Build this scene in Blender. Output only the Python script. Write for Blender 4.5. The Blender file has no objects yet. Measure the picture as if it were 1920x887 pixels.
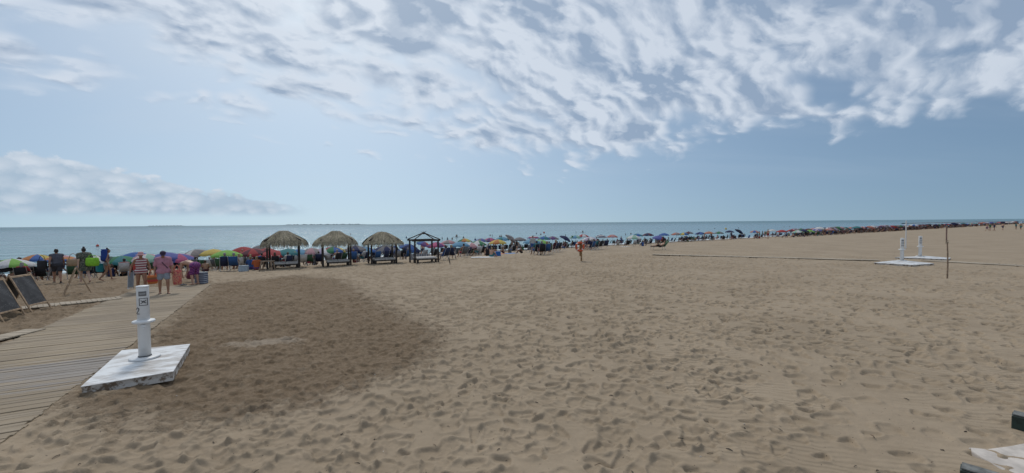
import bpy, bmesh, math, random
import numpy as np
from mathutils import Vector, Matrix, Euler
random.seed(7); rng = np.random.default_rng(11)
R = math.radians
scene = bpy.context.scene
col = scene.collection

# ------------------------------------------------------------------ camera
H = 2.73                       # eye height over the sand
F = 778.0                      # focal length in pixels of a 1920 wide frame
cam_d = bpy.data.cameras.new('camera'); cam = bpy.data.objects.new('camera', cam_d); col.objects.link(cam)
cam_d.sensor_width = 36.0; cam_d.lens = F/1920*36; cam_d.clip_start = 0.05; cam_d.clip_end = 90000
CM = Matrix.Translation((0, 0, H)) @ Matrix.Rotation(R(90-1.86), 4, 'X') @ Matrix.Rotation(R(-0.48), 4, 'Z')
cam.matrix_world = CM
scene.camera = cam

# ------------------------------------------------------------------ exposure
scene.view_settings.view_transform = 'Standard'; scene.view_settings.look = 'None'
scene.view_settings.exposure = 0.0; scene.view_settings.gamma = 1.0
scene.view_settings.use_curve_mapping = False

# ------------------------------------------------------------------ node helper
class S:
    """a socket that builds math nodes through operators"""
    def __init__(s, nt, sock): s.nt = nt; s.k = sock
    def _m(s, op, *a, clamp=False):
        n = s.nt.nodes.new('ShaderNodeMath'); n.operation = op; n.use_clamp = clamp
        for i, v in enumerate((s,)+a):
            if isinstance(v, S): s.nt.links.new(v.k, n.inputs[i])
            else: n.inputs[i].default_value = v
        return S(s.nt, n.outputs[0])
    def __add__(s, o): return s._m('ADD', o)
    __radd__ = __add__
    def __sub__(s, o): return s._m('SUBTRACT', o)
    def __rsub__(s, o): return (s*-1.0)+o
    def __mul__(s, o): return s._m('MULTIPLY', o)
    __rmul__ = __mul__
    def __truediv__(s, o): return s._m('DIVIDE', o)
    def min(s, o): return s._m('MINIMUM', o)
    def max(s, o): return s._m('MAXIMUM', o)
    def pow(s, o): return s._m('POWER', o)
    def sin(s): return s._m('SINE')
    def abs(s): return s._m('ABSOLUTE')
    def clamp(s): return s._m('ADD', 0.0, clamp=True)
    def step(s, a, b, lo=0.0, hi=1.0):
        n = s.nt.nodes.new('ShaderNodeMapRange'); n.interpolation_type = 'SMOOTHSTEP'
        s.nt.links.new(s.k, n.inputs['Value'])
        for nm, v in (('From Min', a), ('From Max', b), ('To Min', lo), ('To Max', hi)):
            if isinstance(v, S): s.nt.links.new(v.k, n.inputs[nm])
            else: n.inputs[nm].default_value = v
        return S(s.nt, n.outputs[0])
def setin(nt, sock, v):
    if isinstance(v, S): nt.links.new(v.k, sock)
    else: sock.default_value = v
def combine(nt, x, y, z):
    n = nt.nodes.new('ShaderNodeCombineXYZ')
    for i, v in enumerate((x, y, z)): setin(nt, n.inputs[i], v)
    return S(nt, n.outputs[0])
def separate(nt, v):
    n = nt.nodes.new('ShaderNodeSeparateXYZ'); nt.links.new(v.k, n.inputs[0])
    return [S(nt, n.outputs[i]) for i in range(3)]
def noise(nt, vec, scale, detail=4.0, rough=0.55, dist=0.0, lac=2.0):
    n = nt.nodes.new('ShaderNodeTexNoise')
    if vec is not None: nt.links.new(vec.k, n.inputs['Vector'])
    n.inputs['Scale'].default_value = scale; n.inputs['Detail'].default_value = detail
    n.inputs['Roughness'].default_value = rough; n.inputs['Distortion'].default_value = dist
    n.inputs['Lacunarity'].default_value = lac
    return S(nt, n.outputs[0])
def mixc(nt, fac, a, b, blend='MIX'):
    n = nt.nodes.new('ShaderNodeMix'); n.data_type = 'RGBA'; n.blend_type = blend
    setin(nt, n.inputs[0], fac)
    for i, v in ((6, a), (7, b)):
        if isinstance(v, S): nt.links.new(v.k, n.inputs[i])
        else: n.inputs[i].default_value = (*v, 1.0)
    return S(nt, n.outputs[2])

# ------------------------------------------------------------------ sky
SUN_AZ, SUN_EL = R(-24), R(53)         # azimuth from +Y towards +X
world = bpy.data.worlds.new('World'); scene.world = world; world.use_nodes = True
nt = world.node_tree; nt.nodes.clear()
sky = nt.nodes.new('ShaderNodeTexSky'); sky.sky_type = 'NISHITA'; sky.sun_disc = False
sky.sun_elevation = SUN_EL; sky.sun_rotation = SUN_AZ
sky.altitude = 0; sky.air_density = 1.0; sky.dust_density = 2.3; sky.ozone_density = 1.5
tc = nt.nodes.new('ShaderNodeTexCoord'); D = S(nt, tc.outputs['Generated'])
dx, dy, dz = separate(nt, D)
el = dz.max(0.0)
# thick sea air: the sky keeps the tone it has a little above the horizon
nt.links.new(combine(nt, dx, dy, el*0.85+0.16).k, sky.inputs[0])
den = el + 0.16
P0 = combine(nt, dx/den, dy/den, 0.0)
wx, wy, _ = separate(nt, P0)
# billow the deck: drag the coordinates by a slow noise first
w1 = noise(nt, P0, 1.6, 3, 0.5); w2 = noise(nt, combine(nt, wx+31.0, wy+7.0, 3.0), 1.6, 3, 0.5)
ax = wx + (w1-0.5)*0.34; ay = wy + (w2-0.5)*0.34
# bands run along the deck's left edge
u_ = ax*0.75 + ay*0.66; v_ = ax*0.66 - ay*0.75
big = noise(nt, combine(nt, u_*0.5, v_*1.3, 5.6), 2.0, 3, 0.5)
d2 = el + 0.50
qx = dx/d2 + (w1-0.5)*0.12; qy = dy/d2 + (w2-0.5)*0.12
um = qx*0.80 + qy*0.60; vm = qx*0.60 - qy*0.80
mott = noise(nt, combine(nt, um*0.68, vm, 1.7), 6.2, 8, 0.58)
mott_s = noise(nt, combine(nt, um*0.68, vm+0.014, 1.7), 6.2, 5, 0.58)
def billow(off, sc):
    vo = nt.nodes.new('ShaderNodeTexVoronoi'); vo.voronoi_dimensions = '2D'; vo.feature = 'SMOOTH_F1'; vo.inputs['Scale'].default_value = sc; vo.inputs['Smoothness'].default_value = 0.5
    vo.inputs['Detail'].default_value = 1.0; vo.inputs['Roughness'].default_value = 0.55
    nt.links.new(combine(nt, um*0.72+(w2-0.5)*0.10+(mott-0.5)*0.10, vm+off+(mott-0.5)*0.08, 0.4).k, vo.inputs['Vector']); return S(nt, vo.outputs['Distance'])
bil = billow(0.0, 11.0); bil_s = billow(0.014, 11.0)
shade_n = noise(nt, combine(nt, um*0.8+9.0, vm, 2.7), 6.5, 5, 0.55)
e1 = (wx+1.80)*0.664 - (wy-1.22)*0.746
e2 = (wx-0.55)*-0.613 - (wy-3.08)*0.79
edge = e1.min(e2)
cover = (edge*0.62).min(0.44).max(-1.6)
dens = mott*1.25 - bil*0.50 + big*1.25 + cover - 0.98
dens_s = mott_s*1.25 - bil_s*0.50 + big*1.25 + cover - 0.98
alpha = dens.step(-0.24, 0.22)*el.step(0.02, 0.10)
thick = dens.step(0.05, 0.42)
lit = ((dens-dens_s)*4.2+0.62).clamp()
pal = shade_n.step(0.45, 0.62)*thick
veil = noise(nt, combine(nt, wx*0.5, wy*1.4, 9.0), 1.2, 4, 0.5).step(0.42, 0.8)*0.22*el.step(0.03, 0.2)
SKYT = (0.93, 1.05, 1.05)
base = mixc(nt, 1.0, S(nt, sky.outputs[0]), SKYT, 'MULTIPLY')
CLB = (7.3, 8.0, 9.0); CLS = (3.2, 4.2, 5.7)
ccol = mixc(nt, (lit*1.0 + 0.18 - pal*0.80 - thick*0.05).clamp(), CLS, CLB)
skyc = mixc(nt, veil, base, (6.0, 6.9, 8.0))
skyc = mixc(nt, alpha*0.84, skyc, ccol)
# bank of cumulus low over the sea to the left
az = dx._m('ARCTAN2', dy)
bn = noise(nt, combine(nt, az*9.0, dz*17.0, 2.0), 1.0, 2, 0.5)
vor = nt.nodes.new('ShaderNodeTexVoronoi'); vor.feature = 'SMOOTH_F1'
bwn = noise(nt, combine(nt, az*38.0, dz*60.0, 5.0), 1.0, 5, 0.62)
nt.links.new(combine(nt, az*34.0+bwn*1.3, dz*66.0+bwn*1.5, 0.3).k, vor.inputs['Vector']); vor.inputs['Scale'].default_value = 1.0
vor.inputs['Smoothness'].default_value = 0.15
puff = S(nt, vor.outputs['Distance'])
top = (az*-1.0).step(R(23), R(52), 0.040, 0.118) + (bn-0.5)*0.045 - (puff-0.4)*0.020 + (bwn-0.5)*0.018
bank = (top-dz).step(-0.002, 0.006)*(az*-1.0).step(R(25), R(31))*(az*-1.0).step(R(100), R(130), 1.0, 0.0)
bank = bank*dz.step(0.014, 0.030)
bshade = ((0.50-puff)*1.1 + (dz-0.03)*6.5 + 0.20 + (bwn-0.5)*1.1).clamp()
bcol = mixc(nt, bshade, (4.3, 5.5, 6.8), (7.0, 7.7, 8.6))
skyc = mixc(nt, bank*0.85, skyc, bcol)
bg = nt.nodes.new('ShaderNodeBackground'); nt.links.new(skyc.k, bg.inputs[0]); bg.inputs[1].default_value = 0.091
world.cycles.sampling_method = 'MANUAL'; world.cycles.sample_map_resolution = 512
wo = nt.nodes.new('ShaderNodeOutputWorld'); nt.links.new(bg.outputs[0], wo.inputs[0])

# ------------------------------------------------------------------ sun behind thin cloud
sd = bpy.data.lights.new('sun', 'SUN'); sd.energy = 1.7; sd.angle = R(10); sd.color = (1.0, 0.95, 0.88)
sun = bpy.data.objects.new('sun', sd); col.objects.link(sun)
SV = Vector((math.sin(SUN_AZ)*math.cos(SUN_EL), math.cos(SUN_AZ)*math.cos(SUN_EL), math.sin(SUN_EL)))
sun.rotation_euler = SV.to_track_quat('Z', 'Y').to_euler(); sun.location = SV*60

# ------------------------------------------------------------------ the lie of the land
SA = R(34)                                   # shore runs along d, the sea lies along n
DV = Vector((math.cos(SA), math.sin(SA))); NV = Vector((-math.sin(SA), math.cos(SA)))
PW = [-1e5, 22, 27, 33, 40, 47, 58, 70, 120, 1e5]; PZ = [0, 0, -0.02, -0.24, -0.85, -1.33, -1.76, -2.6, -5.5, -7]
SEA = -1.75
def shore_w(x, y): return x*NV.x + y*NV.y
def gz(x, y): return float(np.interp(shore_w(x, y), PW, PZ))
def ray(px, py):
    v = CM.to_3x3() @ Vector(((px-960)/F, -(py-443.5)/F, -1.0)); return v.normalized()
def hit(px, py, lift=0.0, sea=False):
    """the place in the world that stands at this spot of the photograph (ray against the terrain)"""
    d = ray(px, py); t = 2.0; st = 0.05
    def f(t):
        p = Vector((0, 0, H)) + d*t
        g = SEA if sea else gz(p.x, p.y)
        return p.z - g - lift
    while f(t) > 0 and t < 4000: t += max(0.05, t*0.01)
    a, b = t-max(0.06, t*0.012), t
    for _ in range(30):
        m = (a+b)/2
        if f(m) > 0: a = m
        else: b = m
    p = Vector((0, 0, H)) + d*b
    return Vector((p.x, p.y, p.z-lift))
def px_of(p):
    q = CM.inverted() @ Vector(p); return 960+F*q.x/-q.z, 443.5-F*q.y/-q.z

# ------------------------------------------------------------------ materials
MATS = {}
def new_mat(name):
    m = bpy.data.materials.new(name); m.use_nodes = True
    n = m.node_tree; n.nodes.clear()
    out = n.nodes.new('ShaderNodeOutputMaterial'); b = n.nodes.new('ShaderNodeBsdfPrincipled')
    n.links.new(b.outputs[0], out.inputs[0]); MATS[name] = m
    return m, n, b, out
def obj_co(n): return S(n, n.nodes.new('ShaderNodeTexCoord').outputs['Object'])
def world_co(n): return S(n, n.nodes.new('ShaderNodeNewGeometry').outputs['Position'])
def bump(n, b, h, strength=0.5, dist=0.01):
    k = n.nodes.new('ShaderNodeBump'); k.inputs['Strength'].default_value = strength; k.inputs['Distance'].default_value = dist
    n.links.new(h.k, k.inputs['Height']); n.links.new(k.outputs[0], b.inputs['Normal'])
def plain(name, c, rough=0.6, var=0.18, scale=6.0, bmp=0.0, metal=0.0, trans=0.0):
    """a coloured surface with some wear in it"""
    if name in MATS: return MATS[name]
    m, n, b, out = new_mat(name)
    co = obj_co(n)
    f = noise(n, co, scale, 5, 0.6)
    c2 = tuple(max(0, x*(1-var*1.6)) for x in c); c1 = tuple(min(0.95, x*(1+var)) for x in c)
    cc = mixc(n, f.step(0.3, 0.7), c2, c1)
    n.links.new(cc.k, b.inputs['Base Color']); b.inputs['Roughness'].default_value = rough; b.inputs['Metallic'].default_value = metal
    if bmp: bump(n, b, noise(n, co, scale*6, 4, 0.6), bmp, 0.01)
    if trans:
        t = n.nodes.new('ShaderNodeBsdfTranslucent'); n.links.new(cc.k, t.inputs[0])
        mx = n.nodes.new('ShaderNodeMixShader'); mx.inputs[0].default_value = trans
        n.links.new(b.outputs[0], mx.inputs[1]); n.links.new(t.outputs[0], mx.inputs[2]); n.links.new(mx.outputs[0], out.inputs[0])
    return m
def cloth(name, c, trans=0.3): return plain('cloth_'+name, c, 0.85, 0.10, 9.0, 0.0, 0.0, trans)
def skin(name, c): return plain('skin_'+name, c, 0.55, 0.08, 14.0)

def stripes(name, colours, width, axis=2, rough=0.85):
    if name in MATS: return MATS[name]
    m, n, b, out = new_mat(name)
    c = separate(n, obj_co(n))[axis]
    ph = (c/(width*len(colours)))._m('FRACT')
    cur = colours[0]
    for i in range(1, len(colours)):
        cur = mixc(n, ph._m('GREATER_THAN', i/len(colours)), cur, colours[i])
    n.links.new(cur.k, b.inputs['Base Color']); b.inputs['Roughness'].default_value = rough
    return m
def blotch(name, a, bcol_, c, scale):
    m, n, b, out = new_mat(name)
    f = noise(n, obj_co(n), scale, 3, 0.5)
    cc = mixc(n, f.step(0.44, 0.48), a, bcol_); g = noise(n, obj_co(n), scale*1.7, 2, 0.5)
    cc = mixc(n, g.step(0.56, 0.6), cc, c)
    n.links.new(cc.k, b.inputs['Base Color']); b.inputs['Roughness'].default_value = 0.85
    return m
def check(name, a, b2, c, s):
    m, n, b, out = new_mat(name)
    x, y, z = separate(n, obj_co(n))
    f1 = ((x*s)._m('FRACT'))._m('GREATER_THAN', 0.5); f2 = ((z*s)._m('FRACT'))._m('GREATER_THAN', 0.5)
    cc = mixc(n, f2, mixc(n, f1, a, b2), mixc(n, f1, b2, c))
    n.links.new(cc.k, b.inputs['Base Color']); b.inputs['Roughness'].default_value = 0.85
    return m

# ------------------------------------------------------------------ mesh helpers
class MB:
    def __init__(s): s.v = []; s.f = []; s.mi = []; s.smooth = []
    def add(s, vs, fs, mi=0, smooth=False):
        o = len(s.v); s.v += [tuple(v) for v in vs]
        for f in fs: s.f.append(tuple(i+o for i in f)); s.mi.append(mi); s.smooth.append(smooth)
    def box(s, c, size, M=None, mi=0, bev=0.0):
        x, y, z = (k/2 for k in size); c = Vector(c)
        if bev <= 0:
            vs = [Vector((sx*x, sy*y, sz*z)) for sz in (-1, 1) for sy in (-1, 1) for sx in (-1, 1)]
            fs = [(0, 2, 3, 1), (4, 5, 7, 6), (0, 1, 5, 4), (2, 6, 7, 3), (0, 4, 6, 2), (1, 3, 7, 5)]
        else:
            b = bev
            vs = []; fs = []
            prof = [(-z, b), (-z+b, 0), (z-b, 0), (z, b)]
            for zz, ins in prof:
                X, Y = x-ins, y-ins
                k = b*0.8
                vs += [Vector(p) for p in ((-X+k, -Y, zz), (X-k, -Y, zz), (X, -Y+k, zz), (X, Y-k, zz), (X-k, Y, zz), (-X+k, Y, zz), (-X, Y-k, zz), (-X, -Y+k, zz))]
            for r in range(3):
                for i in range(8): fs.append((r*8+i, r*8+(i+1) % 8, (r+1)*8+(i+1) % 8, (r+1)*8+i))
            fs.append(tuple(reversed(range(8)))); fs.append(tuple(range(24, 32)))
        if M is not None: vs = [M @ v for v in vs]
        s.add([v+c for v in vs], fs, mi)
    def tube(s, pts, radii, n=10, cap=True, mi=0, smooth=True, flat=1.0):
        pts = [Vector(p) for p in pts]
        if not hasattr(radii, '__len__'): radii = [radii]*len(pts)
        vs = []; fs = []; up = Vector((0, 0, 1))
        prevx = None
        for i, p in enumerate(pts):
            t = (pts[min(i+1, len(pts)-1)]-pts[max(i-1, 0)]).normalized()
            a = prevx if prevx is not None else (Vector((1, 0, 0)) if abs(t.x) < 0.9 else Vector((0, 1, 0)))
            xa = (a - t*a.dot(t)).normalized(); ya = t.cross(xa); prevx = xa
            for k in range(n):
                an = 2*math.pi*k/n; vs.append(p + (xa*math.cos(an) + ya*math.sin(an)*flat)*radii[i])
        for i in range(len(pts)-1):
            for k in range(n): fs.append((i*n+k, i*n+(k+1) % n, (i+1)*n+(k+1) % n, (i+1)*n+k))
        s.add(vs, fs, mi, smooth)
        if cap:
            s.add(vs[:n], [tuple(reversed(range(n)))], mi); s.add(vs[-n:], [tuple(range(n))], mi)
    def lathe(s, prof, n=24, c=(0, 0, 0), mi=0, smooth=True):
        c = Vector(c); vs = []; fs = []
        for r, z in prof:
            for k in range(n):
                a = 2*math.pi*k/n; vs.append(c+Vector((r*math.cos(a), r*math.sin(a), z)))
        for i in range(len(prof)-1):
            for k in range(n): fs.append((i*n+k, i*n+(k+1) % n, (i+1)*n+(k+1) % n, (i+1)*n+k))
        s.add(vs, fs, mi, smooth)
    def capsule(s, a, b, ra, rb, n=12):
        a, b = Vector(a), Vector(b); t = b-a; L = t.length
        t = t/L if L > 1e-6 else Vector((0, 0, 1))
        pts, rr = [], []
        for k in (-80, -50, -20): pts.append(a+t*ra*math.sin(R(k))); rr.append(ra*math.cos(R(k)))
        for k in (20, 50, 80): pts.append(b+t*rb*math.sin(R(k))); rr.append(rb*math.cos(R(k)))
        s.tube(pts, rr, n)
    def ellipsoid(s, c, r, n=14, m=9, M=None):
        c = Vector(c); vs = []; fs = []
        for i in range(m):
            th = math.pi*(i+0.5)/m
            for k in range(n):
                a = 2*math.pi*k/n
                v = Vector((r[0]*math.sin(th)*math.cos(a), r[1]*math.sin(th)*math.sin(a), r[2]*math.cos(th)))
                vs.append((M @ v if M else v)+c)
        for i in range(m-1):
            for k in range(n): fs.append((i*n+k, (i+1)*n+k, (i+1)*n+(k+1) % n, i*n+(k+1) % n))
        fs.append(tuple(range(n))); fs.append(tuple(reversed(range((m-1)*n, m*n))))
        s.add(vs, fs, 0, True)
    def mesh(s, name, mats=()):
        me = bpy.data.meshes.new(name); me.from_pydata(s.v, [], s.f)
        for m in mats: me.materials.append(m)
        me.polygons.foreach_set('material_index', s.mi); me.polygons.foreach_set('use_smooth', s.smooth)
        me.update(); return me
    def build(s, name, mats, parent=None, loc=None, rot=None):
        if not isinstance(mats, (list, tuple)): mats = [mats]
        o = bpy.data.objects.new(name, s.mesh(name, mats)); col.objects.link(o)
        if parent: o.parent = parent
        if loc is not None: o.location = loc
        if rot is not None: o.rotation_euler = rot
        return o
def tag(o, label=None, cat=None, group=None, kind=None):
    if label: o['label'] = label
    if cat: o['category'] = cat
    if group: o['group'] = group
    if kind: o['kind'] = kind
    return o
def thing(name, label, cat, loc=(0, 0, 0), rz=0.0, group=None):
    o = bpy.data.objects.new(name, None); o.empty_display_size = 0.2; col.objects.link(o)
    o.location = loc; o.rotation_euler = (0, 0, rz); return tag(o, label, cat, group)
def inst(name, mesh, parent=None, loc=(0, 0, 0), rot=(0, 0, 0), sc=None, mat=None):
    o = bpy.data.objects.new(name, mesh); col.objects.link(o); o.parent = parent; o.location = loc; o.rotation_euler = rot
    if sc is not None: o.scale = (sc, sc, sc) if not hasattr(sc, '__len__') else sc
    if mat is not None:
        for sl in o.material_slots: sl.link = 'OBJECT'; sl.material = mat
    return o

# ================================================================== GROUND
PATHV = Vector((-0.475, 0.880)).normalized(); PATHN = Vector((PATHV.y, -PATHV.x))   # boardwalk heading, its right hand
e_a, e_b = hit(125, 740), hit(398, 532)
PATHV = Vector((e_b.x-e_a.x, e_b.y-e_a.y)).normalized(); PATHN = Vector((PATHV.y, -PATHV.x))
PATH_R = Vector((e_a.x, e_a.y)).dot(PATHN)                        # right edge offset
lw = hit(135, 592); PATH_L = Vector((lw.x, lw.y)).dot(PATHN)
PATH_S0 = Vector((e_a.x, e_a.y)).dot(PATHV)-4.0; PATH_S1 = Vector((e_b.x, e_b.y)).dot(PATHV)
def poly_px(pts): return np.array([[*hit(x, y).xy] for x, y in pts])
def sdf_poly(P, X, Y):
    """signed distance, positive inside"""
    n = len(P); d2 = np.full(X.shape, 1e12); ins = np.zeros(X.shape, bool)
    for i in range(n):
        x0, y0 = P[i]; x1, y1 = P[(i+1) % n]
        ex, ey = x1-x0, y1-y0; t = np.clip(((X-x0)*ex+(Y-y0)*ey)/(ex*ex+ey*ey), 0, 1)
        d2 = np.minimum(d2, (X-x0-t*ex)**2+(Y-y0-t*ey)**2)
        c = ((y0 > Y) != (y1 > Y)); xi = ex*(Y-y0)/(ey if abs(ey) > 1e-9 else 1e-9)+x0
        ins ^= c & (X < xi)
    return np.where(ins, 1, -1)*np.sqrt(d2)
DAMP = poly_px([(398, 531), (560, 516), (640, 524), (700, 560), (770, 592), (826, 622), (834, 648), (780, 684), (690, 716), (600, 742), (520, 764), (400, 790), (280, 800), (150, 768), (118, 748), (240, 655), (300, 606)])
LEFTS = poly_px([(-260, 760), (-260, 512), (120, 508), (270, 512), (390, 529), (260, 545), (120, 600), (0, 650)])
PALE = poly_px([(408, 650), (420, 640), (470, 634), (545, 629), (575, 632), (570, 640), (520, 645), (460, 651)])
SLAB_PX = [(150, 726), (325, 697), (357, 645), (228, 657)]
# heightmap of trodden sand
GX0, GX1, GY0, GY1, GS = -46.0, 52.0, 1.5, 46.5, 0.025
nx, ny = int((GX1-GX0)/GS), int((GY1-GY0)/GS)
hm = np.zeros((ny, nx), np.float32)
def vnoise(shape, cells, seed):
    r = np.random.default_rng(seed); gy, gx = max(3, int(shape[0]/cells)+3), max(3, int(shape[1]/cells)+3)
    g = r.random((gy, gx)).astype(np.float32)
    yy = np.arange(shape[0])/cells; xx = np.arange(shape[1])/cells
    iy = yy.astype(int); ix = xx.astype(int); fy = (yy-iy).astype(np.float32); fx = (xx-ix).astype(np.float32)
    fy = fy*fy*(3-2*fy); fx = fx*fx*(3-2*fx)
    a = g[iy][:, ix]*(1-fx)+g[iy][:, ix+1]*fx; b = g[iy+1][:, ix]*(1-fx)+g[iy+1][:, ix+1]*fx
    return a*(1-fy)[:, None]+b*fy[:, None]-0.5
hm += vnoise(hm.shape, 110, 1)*0.075 + vnoise(hm.shape, 42, 2)*0.034 + vnoise(hm.shape, 17, 3)*0.014
base_h = hm.copy()
def stamp(x, y, an, L, W, depth, rim, lop):
    depth *= float(np.interp(math.hypot(x, y), [5, 9, 16, 30], [.62, .8, 1.15, 1.5])); r = L*0.95; i0, i1 = int((y-r-GY0)/GS), int((y+r-GY0)/GS)+1; j0, j1 = int((x-r-GX0)/GS), int((x+r-GX0)/GS)+1
    if i0 < 0 or j0 < 0 or i1 >= ny or j1 >= nx: return
    yy, xx = np.mgrid[i0:i1, j0:j1]; yy = yy*GS+GY0-y; xx = xx*GS+GX0-x
    c, s = math.cos(an), math.sin(an)
    a = (xx*c+yy*s)/(L/2); b = (-xx*s+yy*c)/(W/2)
    b = b*(1+lop*a*0.35)
    q = np.sqrt(a*a+b*b) + 0.10*np.sin(3*np.arctan2(b, a)+x*9)
    m = np.clip((1.10-q)/0.36, 0, 1); m = m*m*(3-2*m)
    rm = np.exp(-((q-1.25)/0.22)**2)*(0.55+0.45*np.clip(-a*lop, -1, 1))
    p = hm[i0:i1, j0:j1]
    p += -(p-base_h[i0:i1, j0:j1])*m*0.75 - depth*m*(0.8+0.35*a*lop) + rim*rm
def dens_at(x, y):
    """how trodden the sand is"""
    w = shore_w(x, y)
    r = math.hypot(x, y)
    d = 0.95
    an = math.degrees(math.atan2(x, y))
    if an > 20: d -= min(0.45, (an-20)/45)
    if an > 33 and r < 9: d *= 0.45
    return d
nst = 0
heads = [R(124), R(100), R(34), R(150), R(75), R(52), R(214), R(120)]
for k in range(520):
    x, y = random.uniform(-34, 44), random.uniform(2.5, 36); hd = random.choice(heads)+random.gauss(0, 0.25)
    st = random.uniform(0.6, 0.78); big_ = random.uniform(0.8, 1.15)
    for j in range(random.randint(12, 55)):
        hd += random.gauss(0, 0.05); x += math.cos(hd)*st; y += math.sin(hd)*st
        if not (-44 < x < 50 and 3 < y < 44): break
        if random.random() > dens_at(x, y): continue
        sx = -math.sin(hd)*0.11*(1 if j % 2 else -1); sy = math.cos(hd)*0.11*(1 if j % 2 else -1)
        stamp(x+sx, y+sy, hd+random.gauss(0, 0.2), random.uniform(0.25, 0.36)*big_, random.uniform(0.14, 0.20)*big_, random.uniform(0.050, 0.095), random.uniform(0.014, 0.030), random.choice((-1, 1))); nst += 1
clump = vnoise(hm.shape, 95, 31)+0.6*vnoise(hm.shape, 38, 32)
for k in range(15000):
    an = R(random.uniform(-58, 58)); r = random.uniform(3.6, 34)
    x, y = r*math.sin(an), r*math.cos(an)
    ci = clump[min(ny-1, max(0, int((y-GY0)/GS))), min(nx-1, max(0, int((x-GX0)/GS)))]
    if random.random() > dens_at(x, y)*0.9*min(1.1, max(0.30, 0.92+1.3*ci)): continue
    stamp(x, y, random.uniform(0, 6.28), random.uniform(0.16, 0.36), random.uniform(0.13, 0.27), random.uniform(0.030, 0.080), random.uniform(0.010, 0.026), random.choice((-1, 1)))
# sheet: rings that are closer together where the trodden sand is near
rad = [0.3, 1.0, 2.0, 2.8]
r_ = 3.3
while r_ < 48: rad.append(r_); r_ += 0.0125*(r_/4.5)**1.30
while r_ < 30000: rad.append(r_); r_ *= 1.06
rad = np.array(rad)
an_d = np.radians(np.linspace(-60, 60, 1240)); an_c = np.radians(np.linspace(60, 300, 122))[1:-1]
ang = np.concatenate([an_d, an_c]); NA = len(ang); NR = len(rad)
RR, AA = np.meshgrid(rad, ang, indexing='ij')
X = RR*np.sin(AA); Y = RR*np.cos(AA)
Wd = X*NV.x+Y*NV.y
Z = np.interp(Wd, PW, PZ)
jx = np.clip((X-GX0)/GS, 0, nx-2); jy = np.clip((Y-GY0)/GS, 0, ny-2)
inside = (X > GX0+.1) & (X < GX1-.1) & (Y > GY0+.1) & (Y < GY1-.1)
ix = jx.astype(int); iy = jy.astype(int); fx = jx-ix; fy = jy-iy
hs = (hm[iy, ix]*(1-fx)+hm[iy, ix+1]*fx)*(1-fy)+(hm[iy+1, ix]*(1-fx)+hm[iy+1, ix+1]*fx)*fy
fade = np.where(inside, 1.0, 0.0)*np.clip((46-RR)/10, 0, 1)*np.clip((RR-2.2)/1.0, 0, 1)
sd_l = sdf_poly(LEFTS, X, Y); sd_d = sdf_poly(DAMP, X, Y); sd_p = sdf_poly(PALE, X, Y)
near_d = np.clip((sd_d+0.4)/1.4, 0, 1)
rough = vnoise(hm.shape, 3, 21)*0.030 + vnoise(hm.shape, 8, 22)*0.050
hr = rough[iy, ix]
Z = Z + (hs*(1-near_d*0.30) + hr*(0.12+0.75*np.maximum(near_d, np.clip((sd_l+.3)/1, 0, 1))))*fade
# boardwalk bed and the hollow round the shower slab
s_al = X*PATHV.x+Y*PATHV.y; s_ac = X*PATHN.x+Y*PATHN.y
e_out = np.maximum(np.maximum(PATH_L-s_ac, s_ac-PATH_R), np.maximum(PATH_S0-s_al, s_al-PATH_S1))
edge_n = hr*1.2
bed = np.clip((e_out+0.14+edge_n*0.8)/0.08, 0, 1)
rimz = np.exp(-(np.abs(e_out+0.02)/0.12)**2); Zb = np.interp(Wd, PW, PZ)
Z = Z*(1-rimz*0.85)+(Zb+0.004+hr*0.30)*rimz*0.85
Z = Zb*(1-bed) + Z*bed - 0.05*(1-bed)
SL = np.array([[*hit(x, y, 0.13).xy] for x, y in SLAB_PX])
sd_s = sdf_poly(SL, X, Y)
Z = np.where(sd_s > 0.03, np.minimum(Z, -0.02), Z)
cr = SL[1]; dcr = np.hypot(X-cr[0]-0.02, Y-cr[1]+0.02); Z -= 0.10*np.exp(-(dcr/0.28)**2)
co = np.stack([X, Y, Z], -1).reshape(-1, 3).astype(np.float32)
ii, jj = np.meshgrid(np.arange(NR-1), np.arange(NA), indexing='ij'); j2 = (jj+1) % NA
quads = np.stack([ii*NA+jj, ii*NA+j2, (ii+1)*NA+j2, (ii+1)*NA+jj], -1).reshape(-1, 4)[:, ::-1]
me = bpy.data.meshes.new('sand'); nv = len(co)+1
me.vertices.add(nv); me.vertices.foreach_set('co', np.concatenate([co, [[0, 0, 0]]]).astype(np.float32).ravel())
tris = np.stack([np.full(NA, nv-1), (np.arange(NA)+1) % NA, np.arange(NA)], -1)
li = np.concatenate([quads.ravel(), tris.ravel()]).astype(np.int32)
ls = np.concatenate([np.arange(len(quads))*4, len(quads)*4+np.arange(NA)*3]).astype(np.int32)
me.loops.add(len(li)); me.loops.foreach_set('vertex_index', li)
me.polygons.add(len(ls)); me.polygons.foreach_set('loop_start', ls)
me.polygons.foreach_set('use_smooth', np.ones(len(ls), bool))
me.update(calc_edges=True); me.validate()
def attr(nm, a):
    t = me.attributes.new(nm, 'FLOAT', 'POINT'); t.data.foreach_set('value', np.concatenate([a.ravel(), [0]]).astype(np.float32))
attr('damp', np.clip(sd_d/1.0, -1, 1)); attr('left', np.clip(sd_l/0.8, -1, 1)); attr('pale', np.clip(sd_p/0.35, -1, 1))
sand = bpy.data.objects.new('sand', me); col.objects.link(sand); tag(sand, 'pale brown beach sand full of footprints', None, None, 'structure')
m, n, b, out = new_mat('sand')
def at_(nm):
    k = n.nodes.new('ShaderNodeAttribute'); k.attribute_name = nm; return S(n, k.outputs['Fac'])
wp = world_co(n); wx_, wy_, wz_ = separate(n, wp)
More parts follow.
